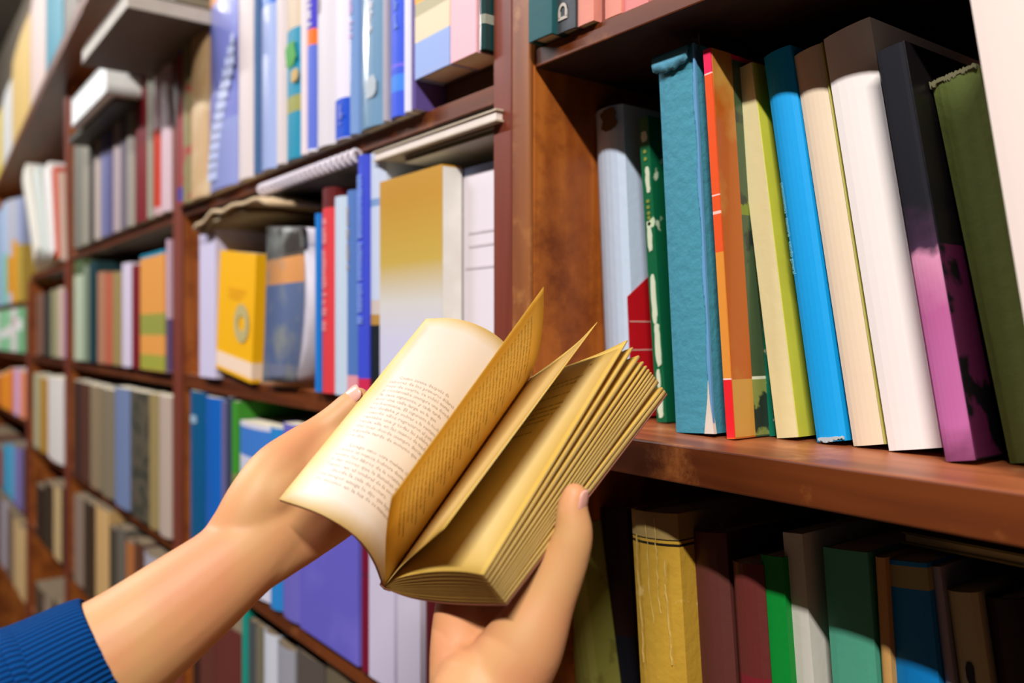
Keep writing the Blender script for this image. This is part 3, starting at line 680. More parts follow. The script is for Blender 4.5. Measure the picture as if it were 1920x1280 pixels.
# spiral bound notebook
def notebook():
    y = -.018; a = on(481, 600, y); e = on(664, 600, y); z = on(481, 352, y).z - .004
    t = thing('notebook', 'spiral bound notebook lying flat with its white coil facing out', 'notebook', (a.x, y, z - .002), group=GF)
    Lx = e.x - a.x
    boxo('page_block', 0, Lx, .011, .15, 0, .005, mat('lilac_edge', rgb(110, 104, 108), .8), t)
    boxo('cover', -.001, Lx + .001, .005, .151, -.0012, 0, mat('grey_card', rgb(96, 92, 90), .6), t)
    for i in range(20):
        bm = bmesh.new(); cx = Lx * (i + .5) / 20; n = 14
        ring = []
        for j in range(n):
            a_ = 2 * math.pi * j / n; c = Vector((cx + .0012 * a_ / 6.28, .006 + .0062 * math.cos(a_), .003 + .0062 * math.sin(a_)))
            rad = Vector((0, math.cos(a_), math.sin(a_)))
            ring.append([bm.verts.new(c + .0022 * (rad * math.cos(q) + Vector((1, 0, 0)) * math.sin(q))) for q in [k * math.pi / 3 for k in range(6)]])
        for j in range(n):
            for k in range(6): bm.faces.new((ring[j][k], ring[(j + 1) % n][k], ring[(j + 1) % n][(k + 1) % 6], ring[j][(k + 1) % 6]))
        bm_obj('coil_ring', bm, mat('white_coil', rgb(228, 220, 232), .35), t, True)
notebook()
def crumpled():
    t = thing('paper_bundle', 'crumpled tan paper bundle drooping over the lilac-white book', 'papers', (0, 0, 0), group=GF)
    for k, (pts, m, th) in enumerate((([(362, 432), (378, 420), (398, 402), (420, 398), (450, 385), (480, 380), (505, 384)], mat('tan_paper', rgb(196, 170, 134), .8), .006), ([(372, 440), (392, 424), (412, 412), (436, 402), (460, 396)], mat('tan_paper_dark', rgb(150, 130, 98), .8), .005))):
        y = -.03 + .006 * k; c = cr([on(a, b_, y) for a, b_ in pts], 20); bm = bmesh.new(); R_ = []
        for i, p in enumerate(c):
            wob = .002 * math.sin(i * 1.3)
            R_.append([bm.verts.new(p + Vector((0, dy, dz + wob))) for dy, dz in ((0, 0), (.0, th), (.05, th + .004), (.12, th), (.12, 0), (.05, .003))])
        for i in range(19):
            for j in range(6): bm.faces.new((R_[i][j], R_[i + 1][j], R_[i + 1][(j + 1) % 6], R_[i][(j + 1) % 6]))
        bm.faces.new(R_[0]); bm.faces.new(R_[-1][::-1]); bmesh.ops.recalc_face_normals(bm, faces=bm.faces)
        bm_obj('paper_sheet', bm, m, t, True)
crumpled()

# bay 1, lower row
GL = 'books on the lower shelf behind the hands'
Lw = row([
 (350, 377, 728, (0, 84, 130), 'petrol blue', {'coat': .3}),
 (378, 411, 742, (20, 100, 190), 'strong blue', {'coat': .4, 'rough': .35}),
 (412, 420, 752, (100, 96, 140), 'grey-violet slim', {}),
 (421, 430, 740, (54, 60, 84), 'slate slim', {}),
 (431, 441, 752, (60, 140, 40), 'leaf green slim', {'bands': [(0, .6, rgb(120, 130, 70))]}),
 (443, 500, 788, (208, 206, 222), 'white and blue banner', {'bands': [(.80, .97, rgb(60, 120, 200))], 'spine_round': .05}),
 (501, 522, 800, (40, 130, 200), 'sky blue', {}),
 (523, 560, 792, (106, 100, 186), 'muted violet', {}),
 (563, 672, 806, (98, 92, 190), 'wide violet', {'spine_round': 0, 'noise': (rgb(116, 108, 204), 9, .5), 'r': -.004}),
 (673, 690, 800, (112, 10, 44), 'burgundy and white', {'bands': [(.40, 1, rgb(216, 208, 220)), (.395, .402, rgb(40, 30, 40))], 'r': -.012}),
 (692, 739, 800, (200, 192, 214), 'lilac page-edged', {'r': -.01, 'spine_round': 0}),
 (746, 788, 800, (198, 190, 208), 'pale mauve page-edged', {'r': -.01, 'spine_round': 0}),
 (790, 818, 800, (82, 12, 22), 'oxblood', {'r': -.005}),
 (822, 870, 790, (110, 40, 30), 'brick', {'r': .01}),
 (872, 924, 790, (60, 60, 66), 'charcoal', {'r': .01}),
], Z3, -.006, 'lower row', GL, bay=(XD + .001, XA - .001))
b = Lw[5]; w_, h = WH(b)
bm = bmesh.new()
for i in range(5): box(bm, w_ * (.42 + .1 * i), w_ * (.49 + .1 * i), -.001, .0005, h * .60, h * .73)
for i in range(3): box(bm, w_ * (.42 + .1 * i), w_ * (.49 + .1 * i), -.001, .0005, h * .50, h * .57)
bm_obj('lettering', bm, SPD, b)
b = Lw[0]; w_, h = WH(b); blob(b, w_ * .5, h * .83, w_ * .2, h * .025, mat('pale_dot', rgb(150, 180, 200), .5), 'pale_dot', seed=3)
row([
 (352, 366, 1150, (60, 36, 30), 'dark brown', {}),
 (368, 396, 1130, (96, 50, 40), 'reddish brown', {}),
 (397, 448, 1150, (100, 44, 38), 'wide brick-red', {}),
 (450, 460, 1120, (20, 140, 124), 'sea green slim', {}),
 (461, 474, 1160, (70, 76, 80), 'slate grey', {}),
 (475, 487, 1170, (110, 104, 84), 'khaki slim', {}),
 (489, 512, 1178, (200, 204, 214), 'grey-white', {}),
 (513, 545, 1200, (150, 150, 160), 'ash grey', {'depth': .1}),
 (548, 600, 1210, (84, 76, 70), 'taupe', {}),
 (603, 668, 1230, (100, 90, 70), 'wide umber', {}),
], Z4, .012, 'bottom row', 'books on the bottom shelf behind the hands', depth=.13, bay=(XD + .001, XA - .001))

# bay 2
row([
 (134, 150, 252, (120, 116, 104), 'stone grey', {}), (151, 163, 262, (150, 144, 128), 'greige', {}), (164, 172, 268, (60, 56, 52), 'charcoal slim', {}),
 (173, 184, 216, (176, 160, 148), 'pinkish grey', {}), (185, 198, 205, (110, 110, 150), 'blue-grey', {}), (199, 207, 215, (84, 80, 120), 'slate violet slim', {}),
 (208, 222, 190, (170, 152, 152), 'mauve-grey', {}), (223, 232, 178, (100, 92, 104), 'plum grey slim', {}), (233, 247, 156, (150, 142, 128), 'mushroom', {}),
 (248, 272, 118, (122, 10, 22), 'dark red', {'coat': .4}), (273, 281, 140, (150, 150, 130), 'sage slim', {}), (282, 296, 120, (206, 170, 170), 'white and red', {'bands': [(.05, .55, rgb(200, 70, 50))], 'coat': .7, 'rough': .3}),
 (297, 317, 80, (206, 178, 184), 'pale rose', {}),
], Z1, -.012, 'second bay upper row', 'books on the upper shelf of the second bookcase', bay=(XG + .001, XE - .027))
row([
 (134, 152, 492, (176, 186, 158), 'pale green', {'bands': [(.85, 1, rgb(80, 96, 60))]}), (153, 162, 500, (120, 132, 110), 'moss slim', {}), (163, 177, 494, (14, 52, 58), 'dark teal', {}),
 (179, 192, 512, (170, 120, 90), 'peach-brown', {}), (193, 206, 516, (180, 92, 66), 'rust', {}), (207, 222, 512, (150, 130, 80), 'mustard grey', {}),
 (224, 241, 496, (208, 196, 214), 'lilac', {'r': -.02}), (242, 262, 500, (118, 8, 26), 'crimson', {'r': -.02}),
 (263, 308, 480, (226, 154, 72), 'orange and green striped', {'r': -.02, 'bands': [(.965, 1, rgb(30, 140, 170)), (.0, .13, rgb(160, 160, 60)), (.30, .48, rgb(150, 152, 66))], 'spine_round': 0}),
 (310, 320, 450, (190, 160, 176), 'dusty pink slim', {'bands': [(0, .4, rgb(90, 70, 110))]}),
], Z2, -.012, 'second bay middle row', 'books on the middle shelf of the second bookcase', bay=(XG + .001, XE - .027))
row([
 (134, 146, 712, (64, 40, 32), 'chocolate slim', {}), (147, 163, 716, (84, 50, 38), 'mahogany', {}), (164, 184, 720, (140, 120, 92), 'drab', {}), (185, 209, 726, (128, 116, 92), 'dun', {}),
 (210, 238, 724, (112, 128, 164), 'dusty blue', {'r': -.03}), (239, 274, 730, (88, 80, 64), 'mottled brown', {'noise': (rgb(60, 60, 50), 30, .5)}), (275, 292, 736, (150, 130, 84), 'olive tan', {}), (293, 318, 740, (184, 164, 150), 'beige pink', {}),
], Z3, -.012, 'second bay lower row', 'books on the lower shelf of the second bookcase', bay=(XG + .001, XE - .027))
row([
 (134, 152, 925, (140, 120, 104), 'ash brown', {}), (153, 172, 935, (60, 44, 30), 'umber', {}), (174, 199, 942, (206, 166, 108), 'golden tan', {}),
 (201, 214, 985, (70, 62, 50), 'sepia slim', {}), (215, 229, 985, (100, 96, 86), 'pewter', {}), (231, 246, 1010, (170, 104, 56), 'ochre brown', {}), (247, 264, 1010, (90, 54, 36), 'cocoa', {}), (265, 290, 1030, (168, 164, 172), 'silver grey', {}), (291, 317, 1050, (80, 72, 64), 'graphite', {}),
], Z4, -.012, 'second bay bottom row', 'books on the bottom shelf of the second bookcase', bay=(XG + .001, XE - .027))
# flat pile on top of the second bay's upper row, lit white block among them
GP = 'flat pile on top of the second bookcase row'
def flat2(label, pL, pR, pyR, th, y, cc, pc, depth=.14, tilt=0):
    a = on(pL, 600, y); e = on(pR, 600, y); z = on(pR, pyR, y).z
    return flat_book(label, a.x, e.x, y, z, th, depth, mat('flat_' + str(cc), rgb(*cc), .5), mat('edge_' + str(pc), rgb(*pc), .7), group=GP, tilt=tilt)
flat2('bright white flat box-like book on the second bay upper row', 133, 198, 172, .058, -.075, (236, 240, 236), (245, 248, 245), .10)
flat2('dark grey-green flat book under the bright white one', 128, 214, 190, .016, -.055, (60, 62, 52), (80, 78, 66), .14)
flat2('big grey-brown flat book jutting over the aisle with a pale fore-edge', 152, 238, 14, .026, -.13, (92, 84, 68), (196, 188, 176), .17)
flat2('black flat book with navy side beneath the big grey-brown one', 224, 282, 100, .035, -.035, (20, 20, 40), (50, 50, 70), .14)
flat2('white and green flat book at the top of the pile', 284, 306, 8, .03, -.03, (60, 150, 70), (226, 236, 224), .14)
flat2('brown flat folder left of the tall lilac-blue book, above maroon book', 310, 326, 60, .07, -.03, (84, 72, 50), (150, 140, 120), .10)

# bay 3
row([
 (63, 76, 350, (222, 216, 200), 'ivory', {'topL': 40}), (77, 88, 345, (200, 206, 196), 'chalk white', {'topL': 60}), (89, 101, 335, (228, 222, 214), 'snowy', {'topL': 78}), (102, 112, 325, (190, 70, 40), 'orange-red slim', {'topL': 95}), (113, 126, 322, (216, 190, 170), 'blush', {'topL': 108}),
], lev(-.36), -.02, 'third bay upper row', 'books on the upper shelf of the third bookcase', bay=(XJ + .001, XH - .027))
row([(64, 78, 552, (120, 84, 66), 'umber brown', {}), (79, 90, 552, (44, 48, 44), 'jet', {}), (91, 104, 545, (142, 136, 100), 'celery', {}), (105, 116, 540, (196, 176, 150), 'buff', {}), (117, 128, 545, (206, 160, 186), 'pink-violet', {})], Z2, -.012, 'third bay middle row', 'books on the middle shelf of the third bookcase', bay=(XJ + .001, XH - .027))
row([(60, 70, 700, (170, 166, 130), 'pale khaki', {}), (71, 84, 706, (176, 130, 46), 'mustard', {}), (86, 128, 704, (222, 214, 206), 'white picture-covered', {'noise': (rgb(170, 140, 120), 18, .66), 'r': -.03})], Z3, -.012, 'third bay lower row', 'books on the lower shelf of the third bookcase', bay=(XJ + .001, XH - .027))
row([(64, 78, 905, (52, 36, 26), 'espresso', {}), (79, 94, 900, (60, 46, 32), 'walnut', {}), (96, 114, 905, (200, 170, 120), 'wheat', {}), (115, 128, 915, (70, 58, 44), 'bark', {})], Z4, -.012, 'third bay bottom row', 'books on the bottom shelf of the third bookcase', bay=(XJ + .001, XH - .027))
ZB = .531
row([(-60, -42, 870, (150, 140, 150), 'smoky mauve', {}), (-41, -28, 880, (190, 176, 190), 'pale mauve', {}), (-27, -12, 900, (170, 150, 140), 'dove', {}), (-11, -2, 920, (110, 92, 80), 'dusky', {}), (-1, 9, 930, (176, 166, 176), 'hazy mauve', {}), (10, 21, 950, (120, 100, 84), 'umber grey', {}), (22, 31, 965, (206, 172, 120), 'wheat-coloured', {}), (32, 41, 980, (214, 182, 130), 'oat-coloured', {}), (42, 52, 990, (200, 164, 110), 'honey-coloured', {})], ZB, -.012, 'floor-level row at far left', 'books on the shelf nearest the floor', bay=(-9, XK - .034))
row([(62, 76, 1090, (80, 62, 46), 'hazel', {}), (78, 92, 1110, (150, 130, 110), 'linen', {}), (94, 110, 1120, (60, 48, 36), 'bistre', {}), (112, 128, 1130, (150, 134, 126), 'fawn', {})], ZB, -.012, 'floor-level row', 'books on the shelf nearest the floor', bay=(XJ + .001, XH - .027))
row([(136, 152, 1170, (130, 112, 110), 'rosy taupe', {}), (154, 186, 1190, (70, 56, 44), 'peat brown', {}), (188, 240, 1210, (60, 50, 44), 'soot brown', {})], ZB, -.012, 'floor-level row, second bay', 'books on the shelf nearest the floor', bay=(XG + .001, XE - .027))
# bay 4
row([(-40, -22, 440, (190, 190, 200), 'silver', {}), (-21, -9, 420, (170, 180, 200), 'frost blue', {}), (-8, 1, 400, (150, 170, 200), 'powder blue', {}), (2, 10, 385, (120, 190, 170), 'seafoam', {'bands': [(.5, 1, rgb(170, 190, 214))]}), (11, 19, 380, (180, 180, 190), 'cloudy', {'bands': [(.1, .45, rgb(206, 140, 40))]}), (20, 28, 378, (220, 150, 30), 'amber', {'bands': [(.6, 1, rgb(180, 180, 190))]}), (29, 38, 376, (180, 150, 60), 'ochre and grey', {'bands': [(.55, 1, rgb(150, 160, 190))]})], ZF1, -.012, 'far left edge upper row', 'books on the upper shelf of the farthest bookcase', bay=(-9, XK - .034))
row([(-36, -18, 575, (150, 190, 150), 'mint', {}), (-17, -5, 565, (200, 206, 196), 'milky', {}), (-4, 6, 558, (130, 190, 140), 'green banded', {'bands': [(.3, .5, rgb(220, 220, 214))]}), (7, 17, 556, (140, 196, 150), 'fresh green', {'bands': [(.35, .6, rgb(224, 216, 210))]}), (18, 28, 556, (214, 206, 200), 'white and rose', {'bands': [(.62, .8, rgb(206, 176, 176))]}), (29, 38, 556, (120, 180, 130), 'apple green', {'bands': [(.5, .75, rgb(226, 226, 220))]}), (39, 48, 556, (110, 160, 116), 'jade', {})], Z2, -.012, 'far left edge middle row', 'books on the middle shelf of the farthest bookcase', bay=(-9, XK - .034))
row([(-36, -20, 700, (160, 110, 80), 'caramel', {}), (-19, -6, 700, (200, 110, 50), 'burnt orange', {}), (-5, 4, 700, (226, 130, 40), 'tangerine', {}), (5, 14, 695, (240, 150, 30), 'marigold', {}), (15, 23, 690, (220, 120, 60), 'copper', {}), (24, 33, 690, (214, 170, 206), 'orchid', {}), (34, 48, 695, (230, 140, 100), 'coral', {})], ZF3, -.012, 'far left edge lower row', 'books on the lower shelf of the farthest bookcase', bay=(-9, XK - .034))
row([(-36, -16, 800, (120, 80, 60), 'nutmeg', {}), (-15, 2, 830, (150, 80, 50), 'terracotta', {}), (3, 13, 828, (60, 160, 200), 'aqua blue', {}), (14, 23, 828, (90, 170, 206), 'pool blue', {}), (24, 34, 835, (130, 120, 180), 'lavender', {}), (35, 42, 835, (110, 100, 150), 'iris', {}), (43, 50, 840, (90, 60, 50), 'russet slim', {})], ZF4, -.012, 'far left edge bottom row', 'books on the bottom shelf of the farthest bookcase', bay=(-9, XK - .034))

# books standing on the long top board
def top_row():
    def hit(px):      # where the sight line through px crosses the front of the board
        a = P(px, 600, 1) - CAM; n = Vector((-dirv.y, dirv.x)); q = (pA.x - CAM.x) * n.x + (pA.y - CAM.y) * n.y
        k = q / (a.x * n.x + a.y * n.y); return CAM + a * k
    specs = [(112, 136, .30, (120, 112, 100), 'grey-brown book on the top board, nearest to the corner of the view'), (79, 110, .32, (40, 130, 150), 'teal book on the top board, right of the pinkish one'), (51, 78, .33, (206, 182, 172), 'pinkish grey book on the top board, between teal and straw ones'),
             (18, 50, .34, (206, 172, 100), 'broad straw-yellow book on the top board'), (0, 17, .30, (206, 204, 200), 'light grey-white book on the top board'), (-14, -1, .31, (214, 190, 90), 'lemon-yellow book on the top board at the far end'), (-26, -15, .30, (190, 180, 160), 'greyish cream book last on the top board')]
    ang = math.atan2(-dirv.y, -dirv.x)
    for L_, R_, h, c, lab in specs:
        a, b = hit(L_), hit(R_)
        t = make_book(lab, (a.x, a.y + .004, ZU + .0004), (b - a).length - .002, .15, h, bands('top_cover', rgb(*c), [], bump=.04), lean=0, group='books on the long top board', hard=False)
        t.rotation_euler = (0, 0, ang)
top_row()

# ------------------------------------------------------------------ the open book
def paper_mat(name, centre, edge, trans=.25, edge_pow=1.0, blotch=.35):
    """old paper: browner towards the trimmed edges and the gutter"""
    m = bpy.data.materials.new(name); m.use_nodes = True; N = m.node_tree.nodes; K = m.node_tree.links
    b = N['Principled BSDF']; b.inputs['Roughness'].default_value = .8; b.inputs['Specular IOR Level'].default_value = .15
    uv = N.new('ShaderNodeUVMap'); uv.uv_map = 'UVMap'; sp = N.new('ShaderNodeSeparateXYZ'); K.new(uv.outputs[0], sp.inputs[0])
    def mth(op, a, c=None, d=None):
        n = N.new('ShaderNodeMath'); n.operation = op
        for i, v in enumerate((a, c, d)):
            if v is None: continue
            if isinstance(v, (int, float)): n.inputs[i].default_value = v
            else: K.new(v, n.inputs[i])
        return n.outputs[0]
    # distance to the nearest edge in uv
    du = mth('MINIMUM', mth('MULTIPLY', sp.outputs[0], .8), mth('SUBTRACT', 1.0, sp.outputs[0]))
    dv = mth('MULTIPLY', mth('MINIMUM', sp.outputs[1], mth('SUBTRACT', 1.0, sp.outputs[1])), 1.6)
    d = mth('MINIMUM', du, dv)
    tc = N.new('ShaderNodeTexCoord'); nz = N.new('ShaderNodeTexNoise'); nz.inputs['Scale'].default_value = 26; nz.inputs['Detail'].default_value = 5
    K.new(tc.outputs['Object'], nz.inputs['Vector'])
    f = mth('ADD', d, mth('MULTIPLY', mth('SUBTRACT', nz.outputs['Fac'], .5), .10))
    r = N.new('ShaderNodeValToRGB'); e = r.color_ramp.elements
    e[0].position = 0; e[0].color = edge; e[1].position = blotch; e[1].color = centre
    K.new(f, r.inputs['Fac']); K.new(r.outputs['Color'], b.inputs['Base Color'])
    tr = N.new('ShaderNodeBsdfTranslucent'); K.new(r.outputs['Color'], tr.inputs['Color']); mx = N.new('ShaderNodeMixShader'); mx.inputs[0].default_value = trans
    out = N['Material Output']; K.new(b.outputs[0], mx.inputs[1]); K.new(tr.outputs[0], mx.inputs[2]); K.new(mx.outputs[0], out.inputs[0])
    return m
def edge_mat(name, c1, c2, n=90):
    m = bpy.data.materials.new(name); m.use_nodes = True; N = m.node_tree.nodes; K = m.node_tree.links
    b = N['Principled BSDF']; b.inputs['Roughness'].default_value = .85; b.inputs['Specular IOR Level'].default_value = .1
    uv = N.new('ShaderNodeUVMap'); uv.uv_map = 'UVMap'; mp = N.new('ShaderNodeMapping'); mp.inputs['Scale'].default_value = (1.2, n, 1)
    nz = N.new('ShaderNodeTexNoise'); nz.inputs['Scale'].default_value = 1; nz.inputs['Detail'].default_value = 3
    K.new(uv.outputs[0], mp.inputs[0]); K.new(mp.outputs[0], nz.inputs['Vector'])
    r = N.new('ShaderNodeValToRGB'); r.color_ramp.elements[0].position = .35; r.color_ramp.elements[1].position = .62
    r.color_ramp.elements[0].color = c1; r.color_ramp.elements[1].color = c2
    K.new(nz.outputs['Fac'], r.inputs['Fac']); K.new(r.outputs['Color'], b.inputs['Base Color'])
    bp = N.new('ShaderNodeBump'); bp.inputs['Strength'].default_value = .5; bp.inputs['Distance'].default_value = .0006
    K.new(nz.outputs['Fac'], bp.inputs['Height']); K.new(bp.outputs['Normal'], b.inputs['Normal'])
    return m
PW = paper_mat('left_page_paper', rgb(242, 232, 222), rgb(234, 196, 120), .15, blotch=.11)
PG = paper_mat('standing_page_paper', rgb(240, 212, 138), rgb(232, 190, 82), .5, blotch=.2)
PT = paper_mat('right_page_paper', rgb(240, 216, 150), rgb(222, 182, 84), .15, blotch=.22)
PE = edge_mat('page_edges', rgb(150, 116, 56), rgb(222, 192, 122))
PEB = edge_mat('page_bottom_edges', rgb(104, 74, 32), rgb(140, 104, 50), 40)  # bottom edge darker than the other page edges, its shade put into the colour
INK = mat('faded_ink', rgb(204, 190, 178), .8); INK2 = mat('ink_brown', rgb(122, 92, 36), .8)

ob = thing('open_book', 'old yellowed paperback held open, its pages fanned by two hands', 'book', P(722, 1098, .475))
OB0 = ob.location.copy()
class Surf:
    def __init__(s, bot, top): s.b = [P(*q) for q in bot]; s.t = [P(*q) for q in top]
    def _c(s, pts, u):
        k = len(pts) - 1; x = max(0, min(u, 1)) * k; j = min(int(x), k - 1); f = x - j
        p1, p2 = pts[j], pts[j + 1]; p0 = pts[j - 1] if j else p1 * 2 - p2; p3 = pts[j + 2] if j + 2 <= k else p2 * 2 - p1
        return .5 * ((2 * p1) + (p2 - p0) * f + (2 * p0 - 5 * p1 + 4 * p2 - p3) * f * f + (3 * p1 - p0 - 3 * p2 + p3) * f ** 3)
    def at(s, u, v): return s._c(s.b, u) * (1 - v) + s._c(s.t, u) * v - OB0
    def n(s, u, v):
        e = .01; u0, u1 = max(0, u - e), min(1, u + e)
        a = s.at(u1, v) - s.at(u0, v); c = s.at(u, min(1, v + e)) - s.at(u, max(0, v - e))
        n = a.cross(c).normalized(); p = s.at(u, v) + OB0
        return n if n.dot(CAM - p) > 0 else -n
class Lerp:
    def __init__(s, A, B, fb, ft): s.A, s.B, s.fb, s.ft = A, B, fb, ft
    def at(s, u, v):
        f = s.fb + (s.ft - s.fb) * v; return s.A.at(u, v) * (1 - f) + s.B.at(u, v) * f
def slab(name, S1, S2, mats, parent=ob, nu=16, nv=14, wob=0):
    """solid between two surfaces; material 0 on the page faces, 1 on the fore and top edge, 2 on the bottom edge"""
    bm = bmesh.new(); uvl = bm.loops.layers.uv.new('UVMap')
    G = []
    for S in (S1, S2):
        G.append([[bm.verts.new(S(i / nu, j / nv)) for j in range(nv + 1)] for i in range(nu + 1)])
    def quad(vs, uvs, mi):
        f = bm.faces.new(vs); f.material_index = mi; f.smooth = True
        for l, q in zip(f.loops, uvs): l[uvl].uv = q
    for k in (0, 1):
        for i in range(nu):
            for j in range(nv):
                ij = [(i, j), (i + 1, j), (i + 1, j + 1), (i, j + 1)]
                if k: ij = ij[::-1]
                quad([G[k][a][c] for a, c in ij], [(a / nu, c / nv) for a, c in ij], 0)
    def rim(seq, mi):
        for q in range(len(seq) - 1):
            (a, c), (a2, c2) = seq[q], seq[q + 1]
            quad([G[0][a][c], G[1][a][c], G[1][a2][c2], G[0][a2][c2]], [(q / 10, 0), (q / 10, 1), ((q + 1) / 10, 1), ((q + 1) / 10, 0)], mi)
    rim([(nu, j) for j in range(nv + 1)], 1); rim([(i, nv) for i in range(nu, -1, -1)], 1)
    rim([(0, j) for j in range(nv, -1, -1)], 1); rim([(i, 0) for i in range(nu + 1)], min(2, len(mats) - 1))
    bmesh.ops.recalc_face_normals(bm, faces=bm.faces)
    me = bpy.data.meshes.new(name); bm.to_mesh(me); bm.free()
    return link(name, me, mats, parent)
def sheet(name, S, o0, o1, mats, **kw):
    return slab(name, lambda u, v: S.at(u, v) + S.n(u, v) * o0, lambda u, v: S.at(u, v) + S.n(u, v) * o1, mats, **kw)

S_left = Surf([(722, 1098, .475), (704, 1052, .458), (668, 1005, .444), (602, 963, .437), (523, 935, .445)],
              [(992, 709, .572), (950, 646, .560), (905, 613, .547), (852, 597, .536), (799, 597, .526)])
S_std = Surf([(722, 1098, .475), (722, 1050, .462), (725, 990, .440), (734, 932, .413)],
             [(992, 709, .570), (1009, 660, .556), (1018, 600, .531), (1019, 538, .503)])
S_lift = Surf([(722, 1098, .4755), (752, 1062, .462), (792, 1026, .437), (833, 990, .408)],
              [(994, 709, .571), (1040, 676, .557), (1085, 640, .530), (1120, 604, .502)])
S_top = Surf([(722, 1099, .476), (748, 1083, .470), (805, 1072, .448), (862, 1071, .425), (906, 1077, .410)],
             [(996, 712, .572), (1035, 696, .563), (1080, 679, .548), (1128, 660, .528), (1176, 637, .505)])
S_bot = Surf([(722, 1103, .477), (770, 1120, .466), (835, 1130, .448), (900, 1133, .432), (950, 1133, .421)],
             [(998, 722, .576), (1060, 728, .566), (1130, 738, .550), (1190, 742, .534), (1251, 738, .517)])
lp = sheet('page', S_left, -.0001, -.0004, [PW, PW]); lp['label'] = 'bright curled left page'
sheet('page_block', S_left, -.0005, -.0016, [PT, edge_mat('left_edges', rgb(150, 96, 60), rgb(214, 170, 120)), edge_mat('left_edges_b', rgb(150, 96, 60), rgb(214, 170, 120))])
CV = mat('worn_cover', rgb(150, 96, 76), .6)
cv = sheet('cover', S_left, -.0017, -.0023, [CV, CV]); cv['label'] = 'front cover folded back under the left pages'
sp_ = sheet('page', S_std, -.0001, .0002, [PG, PG]); sp_['label'] = 'golden page standing upright while turning'
lf = sheet('page', S_lift, -.0001, .0002, [PT, PT]); lf['label'] = 'page lifted from the right-hand block'
fr = [(0, .08), (.085, .20), (.205, .32), (.325, .42), (.425, .50), (.505, .56), (.565, .62), (.622, .67), (.672, .73), (.732, .79), (.80, .88), (.885, .985)]
ft = [(0, .018), (.13, .155), (.28, .32), (.39, .42), (.47, .50), (.535, .565), (.59, .62), (.635, .665), (.675, .72), (.73, .79), (.875, .915), (.925, .985)]
first = None
for i, ((b0, b1), (t0, t1_)) in enumerate(zip(fr, ft)):
    A, B = Lerp(S_top, S_bot, b0, t0), Lerp(S_top, S_bot, b1, t1_)
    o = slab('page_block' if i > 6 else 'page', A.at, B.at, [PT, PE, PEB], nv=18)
    if i == 0: first = o; o['label'] = 'topmost right-hand page with a few lines of text'
sheet('cover', S_bot, .0002, -.0006, [CV, CV])['label'] = 'back cover under the page block'
# spine: a narrow strip closing the gutter
bm = bmesh.new(); uvl = bm.loops.layers.uv.new('UVMap')
ring = []
for j in range(9):
    v = j / 8; a = S_left.at(0, v) + S_left.n(.1, v) * -.003; c = S_bot.at(0, v); m_ = S_bot.at(.05, v) + (S_bot.at(0, v) - S_top.at(.1, v)).normalized() * .002
    off = (c - S_top.at(.2, v)).normalized() * .0012
    ring.append([bm.verts.new(q) for q in (S_left.at(.04, v) - S_left.n(.04, v) * .0019, a + off, c + off, S_bot.at(.06, v) + off * .8, S_bot.at(.05, v), c, a)])
for j in range(8):
    for k in range(7): bm.faces.new((ring[j][k], ring[j + 1][k], ring[j + 1][(k + 1) % 7], ring[j][(k + 1) % 7]))
bm.faces.new(ring[0]); bm.faces.new(ring[-1][::-1]); bmesh.ops.recalc_face_normals(bm, faces=bm.faces)
bm_obj('spine', bm, CV, ob, True)

def print_lines(parent, S, lines, u_left, u_right, v_top, pitch, size, ink, width=.066, eps=.00012):
    """lines of type wrapped onto a page: u_left is where a line starts"""
    for k, s in enumerate(lines):
        if not s: continue
        me = text_bm(s, size, 1)
        ext = max((v.co.x for v in me.vertices), default=0)
        for v in me.vertices:
            f = v.co.x / width; u = u_left + (u_right - u_left) * f; vv = v_top - pitch * k + v.co.y / .165
            v.co = S.at(min(max(u, 0), 1), vv) + S.n(min(max(u, 0), 1), vv) * eps
        me.update(); yield me
def merged_print(name, parent, S, lines, ink, **kw):
    bm = bmesh.new()
    for me in print_lines(parent, S, lines, ink=ink, **kw): bm.from_mesh(me); bpy.data.meshes.remove(me)
    return bm_obj(name, bm, ink, parent)
T1 = ['    Como suena después de', 'sabores de los primeros dólares', 'rojo de suerte, se volvió tierna', 'y continuaba siempre una dorada', 'la casa siguiente, y cada tarde', 'por una calle larga en la que', 'su hermana, El siguiente la noche', 'no dudaba y volver a la ventana', 'cuando ellos regresaron al patio', 'cantaba una y todas las palabras', 'tenía ella en las manos de madera', 'del mar donde siempre descansaba', 'aquella tarde de invierno que no', 'se iba.', '',
      '    Luego vino otra mañana clara', 'como si nunca hubiera dormido', 'entre los libros de la estantería', 'y las voces que la llamaban de', 'lejos, en el umbral de la noche', '    desde la sala de lectura', 'su mejor amiga le dijo que leyera', 'lo mismo en la luz de su manera']
merged_print('printed_text', lp, S_left, T1, INK, u_left=.90, u_right=.02, v_top=.635, pitch=.0235, size=.0034, width=.072)
T2 = ['cuando la tarde cayó sobre el viejo muro', 'y los pasos de la gente en la calle', 'donde todos estaban esperando la lluvia', 'que no llegaba nunca a los campos', 'ni a la casa blanca de la colina', 'ni a las manos de quienes la miraban', 'desde el fondo de la habitación'] * 5
merged_print('printed_text', sp_, S_std, T2, INK2, u_left=.88, u_right=.06, v_top=.90, pitch=.0245, size=.0030, width=.066, eps=.0004)
T3 = ['                                                              41', '', 'señora de la montaña, de noche en silencio', 'donde el agua que se oye no es de nadie', '', 'pero que en el camino de siempre lo vio', '', 'la mañana siguiente el viajero que estaba', 'dispuesto a volver por el mismo sendero', 'que la costumbre le había enseñado a', 'seguir por las tardes, sin preguntar', '', 'por qué todos callaban al verlo']
merged_print('printed_text', first, S_top, T3, INK2, u_left=.16, u_right=.86, v_top=.93, pitch=.027, size=.0030, width=.066, eps=.00025)

